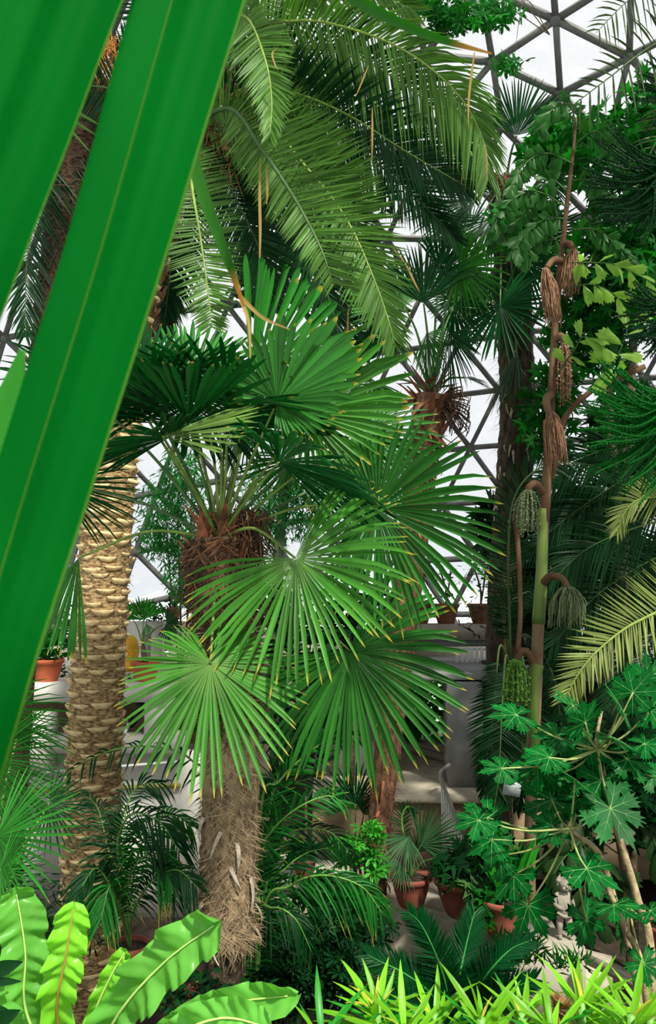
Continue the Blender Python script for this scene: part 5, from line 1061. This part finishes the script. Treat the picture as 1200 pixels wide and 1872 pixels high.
t, c, r, h = potted('terracotta pot half hidden behind the areca fronds', 557, 1604, 8.3, 46, 34, 'terra')
m = MB(); leaves(m, blob([(557, 1550, 8.3, 30, 20, .1)], 60, 10), .14, 'oval', 45); m.build('foliage', M['shrub_dk'], t, kind='stuff')
wbox('wall_bench', 440, 640, 1603, 1640, 8.3, .5, M['dim'], 'low beige bench wall behind the areca fronds')
t, c, r, h = potted('reddish pot in the shadow at the shaggy trunk foot', 338, 1850, 5.4, 60, 60, 'terra')
m = MB(); leaves(m, blob([(338, 1790, 5.4, 30, 16, .1)], 40, 11), .1, 'oval', 46); m.build('foliage', M['shrub_dk'], t, kind='stuff')
t, c, r, h = potted('terracotta pot at the right edge behind the papaya stems', 1215, 1745, 6.6, 70, 52, 'terra')
m = MB(); leaves(m, blob([(1215, 1690, 6.6, 24, 14, .1)], 30, 12), .1, 'oval', 47); m.build('foliage', M['shrub_dk'], t, kind='stuff')
# croton with yellow leaves
q = P(318, 1680, 7.4); q[2] = -.6; t = thing('croton', 'yellow-leaved croton behind the areca left of the shaggy trunk', 'plant', tuple(q))
stem(t, [q, P(318, 1640, 7.4), P(320, 1600, 7.4)], .015, .008, M['bark'])
for i in range(7):
    m = MB(); h_ = P(318 + rnd.uniform(-8, 8), 1610 + rnd.uniform(-6, 24), 7.4); d = nz(A(rnd.uniform(-.3, .5), -.2, rnd.uniform(-.2, 1))); q_ = np.linspace(0, 1, 5)
    m.strip(h_ + d * (q_ * .24)[:, None], A(.9, .2, -.4) * (.05 * np.array([.2, .9, 1, .7, .05]))[:, None], A(0, -.01, 0) * np.ones((5, 1)), None, rnd.random()); m.build('leaf', M['yellow'], t)
# yellow flowers by the cream block
q = P(938, 1760, 7.3); q[2] = -.6; t = thing('flowering_plant', 'small plant with yellow orange flowers left of the cream block', 'plant', tuple(q))
stem(t, [q, P(938, 1730, 7.3), P(940, 1700, 7.3)], .01, .006, M['cane'])
m = MB(); leaves(m, blob([(930, 1735, 7.3, 30, 22, .1)], 60, 13), .1, 'oval', 48); m.build('foliage', M['shrub_dk'], t, kind='stuff')
for x, y, s_ in ((951, 1705, 14), (945, 1712, 10), (911, 1708, 6), (898, 1698, 5)):
    m = MB(); p = P(x, y, 7.25)
    for k in range(6):
        d = nz(A(rnd.uniform(-.5, .5), -.3, rnd.uniform(-1, 1))); m.strip(p + d * (np.linspace(0, 1, 4) * s_ * 7.25 / FPX)[:, None], A(1, 0, .2) * (.012 * A(.4, 1, .8, .1))[:, None])
    m.build('flower', M['yellow'], t)

# ------------------------------------------------------------------ cherub statue
def statue():
    base = P(1032, 1712, 7.75); base[2] = P(1070, 1731, 7.58)[2]
    t = thing('cherub_statue', 'small grey stone statue of a standing child on the cream block', 'statue', tuple(base))
    s = .56
    J = {'pelvis': (0, 0, .44, .135), 'waist': (0, -.01, .54, .13), 'chest': (-.01, 0, .66, .13), 'neck': (-.005, -.005, .755, .05), 'headb': (.02, -.012, .80, .10), 'head': (.035, -.015, .885, .135), 'top': (.04, -.01, .96, .09),
         'shl': (-.115, 0, .70, .052), 'ell': (-.16, -.05, .57, .042), 'wrl': (-.07, -.12, .52, .034), 'hal': (-.02, -.135, .53, .032), 'shr': (.10, 0, .70, .052), 'elr': (.165, .01, .57, .044), 'wrr': (.15, -.07, .47, .034), 'har': (.12, -.11, .44, .032),
         'hil': (-.065, 0, .38, .085), 'knl': (-.08, -.04, .22, .06), 'anl': (-.075, -.01, .06, .042), 'tol': (-.08, -.08, .025, .034), 'hir': (.065, 0, .38, .085), 'knr': (.09, -.05, .22, .06), 'anr': (.10, -.01, .06, .042), 'tor': (.11, -.08, .025, .034)}
    E = [('pelvis', 'waist'), ('waist', 'chest'), ('chest', 'neck'), ('neck', 'headb'), ('headb', 'head'), ('head', 'top'), ('chest', 'shl'), ('shl', 'ell'), ('ell', 'wrl'), ('wrl', 'hal'), ('chest', 'shr'), ('shr', 'elr'), ('elr', 'wrr'), ('wrr', 'har'),
         ('pelvis', 'hil'), ('hil', 'knl'), ('knl', 'anl'), ('anl', 'tol'), ('pelvis', 'hir'), ('hir', 'knr'), ('knr', 'anr'), ('anr', 'tor')]
    nm = list(J); me = bpy.data.meshes.new('body'); me.from_pydata([tuple(np.array(J[k][:3]) * s) for k in nm], [(nm.index(a), nm.index(b)) for a, b in E], [])
    o = bpy.data.objects.new('body', me); COL.objects.link(o); o.parent = t; me.materials.append(M['statue'])
    o.modifiers.new('skin', 'SKIN'); 
    for i, k in enumerate(nm): me.skin_vertices[0].data[i].radius = (J[k][3] * s * .92,) * 2; me.skin_vertices[0].data[i].use_root = (k == 'pelvis')
    sb = o.modifiers.new('sub', 'SUBSURF'); sb.levels = 2; sb.render_levels = 2
    hc = base + A(.035, -.015, .885) * s
    def ball(p, r, nm_, sc=(1, 1, 1)):
        m = MB(); pr = [(r * math.sin(a), -r * math.cos(a)) for a in np.linspace(0.001, math.pi - .001, 9)]; m.lathe(pr, (0, 0, 0), 12); m.v = [v * A(*sc) + p for v in m.v]; m.sm = True; m.build(nm_, M['statue'], t)
    for k in range(16):   # curls of hair
        a = k * 2.4; e = .2 + .75 * (k / 16); d = A(math.cos(a) * math.cos(e), abs(math.sin(a)) * math.cos(e) * .9 + .1, math.sin(e)); ball(hc + d * .112 * s, .042 * s, 'curl')
    ball(hc + A(0, -.128, -.012) * s, .018 * s, 'nose', (1, 1, 1.3)); 
    for sx_ in (-1, 1): ball(hc + A(.045 * sx_, -.118, .018) * s, .013 * s, 'eye', (1.2, .6, .8)); ball(hc + A(.125 * sx_, 0, -.01) * s, .024 * s, 'ear', (.5, .8, 1.2)); ball(hc + A(.05 * sx_, -.105, -.04) * s, .03 * s, 'cheek', (1, .6, 1))
    ball(hc + A(0, -.122, -.058) * s, .02 * s, 'mouth', (1.4, .5, .5))
    m = MB(); q = np.linspace(0, 1, 9); C = base + s * np.stack([-.14 + .28 * q, -.10 - .03 * np.sin(q * 3.1), .46 - .06 * np.sin(q * 3.1)], 1); m.tube(C, .03 * s, 7); m.sm = True; m.build('sash', M['statue'], t)
statue()

# ------------------------------------------------------------------ bird nest fern
bN = P(150, 2010, 2.5); bN[2] = 1.60
pn = thing('birds_nest_fern', 'bright green bird nest fern with wavy strap leaves, bottom left', 'fern', tuple(bN))
def nest_leaf(pts, wpx, mat, rmat, seed, d, wav=.16, freq=30, roll=0):
    r_ = random.Random(seed); C = smooth(px([(x, y, dd) for x, y, dd in pts]), 140); T = np.gradient(C, axis=0); m = MB(); W_ = wpx / 2 * d / FPX; v = []; tv = []
    for i in range(140):
        u = i / 139; t = nz(T[i]); s = nz(np.cross(t, CAM - C[i])); s = rotv(s, t, roll); nn = np.cross(s, t)
        wp = W_ * (np.interp(u, [0, .25, .6, .85, .95, .985, 1], [.45, .8, 1, .95, .8, .55, .1]))
        for j, c in enumerate((-1, -.75, -.45, -.12, 0, .12, .45, .75, 1)):
            ph = math.sin(u * freq + (1.1 if c > 0 else 0) + seed) + .5 * math.sin(u * freq * 1.9 + seed * 2); e = abs(c)
            v.append(C[i] + s * c * wp * (1 + (.10 * ph if e > .9 else 0)) + nn * (W_ * (wav * 1.9 * ph * e ** 1.6 + .28 * e * e - (.06 if c == 0 else 0) + .085 * math.sin(u * 95 + e * 5 + seed) * min(1, e * 2.2) + .03 * math.sin(u * 57 + e * 3)))); tv.append(u)
    m.add(np.array(v), [(i * 9 + j, i * 9 + j + 1, i * 9 + j + 10, i * 9 + j + 9) for i in range(139) for j in range(8)], np.array(tv), r_.random()); m.sm = True
    o = m.build('leaf', mat, pn)
    m = MB(); nn = np.array([nz(CAM - p) for p in C]); m.tube(C[:134] + nn[:134] * .003, np.linspace(.0055, .0015, 134), 5); m.sm = True; m.build('midrib', rmat, o)
nest_leaf([(110, 1990, 2.5), (48, 1850, 2.4), (46, 1740, 2.35), (28, 1620, 2.35)], 82, M['nest'], M['nest_rib'], 1, 2.35)
nest_leaf([(120, 1990, 2.5), (104, 1850, 2.3), (120, 1750, 2.25), (136, 1650, 2.25)], 66, M['nest_y'], M['nest_rib_b'], 2, 2.25, wav=.2, freq=40)
nest_leaf([(150, 1990, 2.5), (168, 1870, 2.35), (200, 1790, 2.3), (232, 1735, 2.3)], 34, M['nest_y'], M['nest_rib'], 3, 2.3, wav=.3, freq=34)
nest_leaf([(160, 1990, 2.5), (210, 1865, 2.3), (300, 1760, 2.2), (405, 1682, 2.15)], 88, M['nest'], M['nest_rib'], 4, 2.2, wav=.17, freq=30)
nest_leaf([(170, 2010, 2.4), (290, 1900, 2.2), (400, 1840, 2.1), (545, 1818, 2.0)], 62, M['nest'], M['nest_rib'], 5, 2.1, wav=.2, freq=30, roll=20)
nest_leaf([(190, 2020, 2.3), (300, 1910, 2.05), (400, 1862, 1.95), (500, 1880, 1.9)], 70, M['nest'], M['nest_rib'], 6, 2.0, wav=.15, freq=26, roll=15)
nest_leaf([(100, 2000, 2.4), (20, 1890, 2.2), (-40, 1820, 2.1), (-90, 1780, 2.1)], 70, M['nest'], M['nest_rib'], 7, 2.1)
for i, (a, b) in enumerate((((-30, 1790), (42, 1752)), ((-30, 1830), (40, 1800)), ((-30, 1880), (36, 1835)))):   # dark small leaves at the left edge
    pass
q = P(-60, 1960, 2.0); q[2] = 1.6; t = thing('dark_leaf_plant', 'small plant with dark glossy oval leaves at the lower left edge', 'plant', tuple(q))
for i, (a, b, w_) in enumerate((((-40, 1790, 2.0), (42, 1750, 1.95), 26), ((-40, 1800, 2.0), (40, 1786, 1.95), 14), ((-40, 1890, 2.0), (38, 1838, 1.95), 28), ((-50, 1850, 2.0), (30, 1850, 2.0), 26))):
    C = smooth([q, P(*a), P(*b)], 12); C = np.vstack([smooth([P(*a), P(*b)], 9)]); u = np.linspace(0, 1, 9); s = nz(np.cross(C[-1] - C[0], CAM - C[0]))
    m = MB(); m.strip(C + G * (.01 * u ** 2)[:, None], s * (w_ / 2 * 2 / FPX * np.sin(u * 3.0 + .1))[:, None], nz(CAM - C[0]) * -.004 * np.ones((9, 1))); m.sm = True; o = m.build('leaf', M['shrub_dk'], t)
    m = MB(); m.tube(smooth([q, (q + P(*a)) / 2, P(*a)], 8), .004, 5); m.build('petiole', M['petiole_dk'], o)

# ------------------------------------------------------------------ lime strap-leaved plants along the bottom
def strap_mesh(seed, mat):
    r_ = random.Random(seed); m = MB(); u = np.linspace(0, 1, 8); arch = r_.uniform(.2, .75)
    C = np.stack([u, np.zeros(8) + .03 * np.sin(u * 3) * r_.choice((-1, 1)), -arch * u ** 2 * .6], 1); w = .058 * np.array([.45, .75, .95, 1, .95, .75, .42, .03])
    m.strip(C, A(0, 1, 0) * w[:, None], A(0, 0, -.3) * w[:, None], u, r_.random()); return m.mesh('leaf', mat)
SM = [strap_mesh(i, M['drac']) for i in range(6)]; SMD = [strap_mesh(i + 10, M['drac_dk']) for i in range(3)]; SMY = [strap_mesh(i + 20, M['drac_y']) for i in range(2)]
def strap_plant(x, y, d, n, size, label, seed, dark=0, yellow=2, lean=0, spread=1.0):
    r_ = random.Random(seed); c = P(x, y, d); b = c.copy(); b[2] = 1.60; t = thing('strap_leaf_plant', label, 'plant', tuple(b), 'lime strap-leaved plants along the bottom')
    m = MB(); m.tube(smooth([b, (b + c) / 2, c + A(0, 0, .05)], 8), .012, 7); m.sm = True; m.build('stem', M['cane'], t)
    for i in range(n):
        u = i / n; az = i * 2.4 + r_.uniform(-.3, .3); el = math.radians(0 + 60 * u + r_.uniform(-10, 10)) 
        d_ = nz(A(math.cos(az) * math.cos(el) * spread + lean, math.sin(az) * math.cos(el) * .8, math.sin(el))); zz = A(0, 0, 1) - d_ * d_[2]
        k = r_.random(); me = r_.choice(SMY) if (i >= n - yellow) else (r_.choice(SMD) if k < dark else r_.choice(SM))
        s_ = size * .88 * r_.uniform(.7, 1.1) * (.55 if i >= n - yellow else 1)
        inst('leaf', me, t, frame(c + A(0, 0, -.10 + .14 * u), d_, nz(zz + A(r_.gauss(0, .2), -.25, .1)), s_))
strap_plant(690, 1868, 2.30, 46, .21, 'lime strap-leaved plant, tallest leftmost with golden young centre', 1, .1, 5)
strap_plant(795, 1890, 2.20, 36, .17, 'lime strap-leaved plant, second from the left in front of the sago', 2, .15, 1)
strap_plant(880, 1898, 2.15, 38, .18, 'lime strap-leaved plant, middle one below the right sago frond', 3, .2, 1)
strap_plant(955, 1885, 2.45, 36, .19, 'lime strap-leaved plant, left of the reddish dry tuft', 4, .35, 1)
strap_plant(1065, 1866, 2.30, 46, .21, 'lime strap-leaved plant, tall one right of the dry tuft with pale bud', 5, .15, 2)
strap_plant(1155, 1892, 2.20, 40, .18, 'lime strap-leaved plant, rightmost at the bottom corner', 6, .05, 1)
strap_plant(590, 1925, 2.20, 20, .2, 'dark green strap-leaved plant, low one right of the fern', 7, .9, 0)
strap_plant(740, 1915, 2.05, 34, .18, 'lime strap-leaved plant, low one at the bottom edge under the tallest', 8, .1, 1)
strap_plant(1010, 1915, 2.05, 34, .17, 'lime strap-leaved plant, low one at the bottom edge under the dry tuft', 9, .3, 0)
strap_plant(1190, 1890, 2.50, 30, .19, 'lime strap-leaved plant, behind the rightmost one', 10, .1, 0)
q = P(1022, 1845, 2.25); b = q.copy(); b[2] = 1.6; t = thing('dry_tuft', 'reddish brown dry flower tuft among the lime straps', 'dry tuft', tuple(b))
m = MB(); m.tube([b, q], .008, 6); m.build('stem', M['bark'], t)
m = MB(); r_ = random.Random(3)
for i in range(420):
    d = nz([r_.gauss(0, 1), r_.gauss(0, 1), r_.gauss(.1, .8)]); u = np.linspace(.2, 1, 3); l_ = r_.uniform(.03, .06); m.strip(q + d * A(1.1, 1, .75) * (u * l_)[:, None], nz(np.cross(d, A(.2, .4, 1))) * A(.0015, .002, .0004)[:, None], None, None, r_.random())
m.build('bracts', M['fibre_red'], t, kind='stuff')

# ------------------------------------------------------------------ palm leaf blades right in front of the viewer
q = P(-150, 1750, .55)
t = thing('near_palm_leaf', 'huge blurred green pleated palm leaf blades right in front of the viewer', 'palm leaf', tuple(q))
def near_blade(cl, wl, mat, zig, name='leaf_segment', rib=None, n=40, ribmat=None):
    C = smooth(px(cl), n); T = np.gradient(C, axis=0); d = cl[0][2]; v = []; tv = []; k = len(zig)
    ws = np.interp(np.linspace(0, 1, n), np.linspace(0, 1, len(wl)), wl)
    rows = []
    for i in range(n):
        tt = nz(T[i]); s = nz(np.cross(tt, CAM - C[i])); nn = nz(CAM - C[i]); hw = ws[i] / 2 * np.dot(C[i] - CAM, A(0, 1, 0)) / FPX; rows.append((s, nn, hw))
        for j, (c, z) in enumerate(zig): v.append(C[i] + s * c * hw + nn * z * hw); tv.append(i / (n - 1))
    m = MB(); m.add(np.array(v), [(i * k + j, i * k + j + 1, (i + 1) * k + j + 1, (i + 1) * k + j) for i in range(n - 1) for j in range(k - 1)], np.array(tv), .5); m.sm = True
    o = m.build(name, mat, t)
    for (c, z, r_) in (rib or []):
        m = MB(); m.tube(np.array([C[i] + rows[i][0] * c * rows[i][2] + rows[i][1] * (z * rows[i][2]) for i in range(n)]), r_, 5); m.sm = True; m.build('rib', M['blade_rib'], o)
    return o
ZG = [(1, .0), (.88, .13), (.66, .05), (.45, .13), (.30, .16), (.20, .13), (.02, -.04), (-.18, -.08), (-.36, .04), (-.56, .15), (-.72, .10), (-.88, .06), (-1, .02)][::-1]
near_blade([(405, -190, .46), (348, -10, .46), (209, 468, .46), (62, 936, .46), (-45, 1300, .46), (-150, 1750, .55)], [204, 203, 178, 168, 150, 100], M['blade'], ZG, rib=[(.29, .165, .0005), (-1, .02, .0011)])
near_blade([(185, -190, .42), (112, -10, .42), (30, 210, .42), (-90, 520, .42), (-200, 850, .45), (-230, 1500, .55)], [215, 210, 205, 200, 180, 120], M['blade'], ZG, rib=[(-1, .02, .0007)])
near_blade([(-150, 1750, .75), (-80, 1200, .72), (-32, 930, .7), (10, 760, .7), (40, 640, .7)], [60, 90, 84, 60, 10], M['fan_br'], [(-1, 0), (-.5, .1), (0, 0), (.5, .1), (1, 0)], rib=[(1, 0, .0012)])
near_blade([(250, -60, .9), (320, 180, .9), (370, 350, .92), (415, 470, .95), (446, 560, 1.0)], [30, 28, 24, 18, 4], M['blade_tip'], [(-1, 0), (0, -.3), (1, 0)])
near_blade([(400, -160, .9), (560, -60, .9), (690, 22, .92), (800, 70, .95), (900, 98, 1.0)], [22, 22, 20, 15, 3], M['blade_tip'], [(-1, 0), (0, -.3), (1, 0)])
near_blade([(440, 545, 1.0), (455, 590, 1.0), (458, 655, 1.0)], [8, 6, 2], M['dry'], [(-1, 0), (0, -.3), (1, 0)], name='withered_tip', n=12)
near_blade([(438, 540, 1.0), (480, 580, 1.0), (530, 602, 1.0)], [8, 6, 2], M['dry'], [(-1, 0), (0, -.3), (1, 0)], name='withered_tip', n=12)
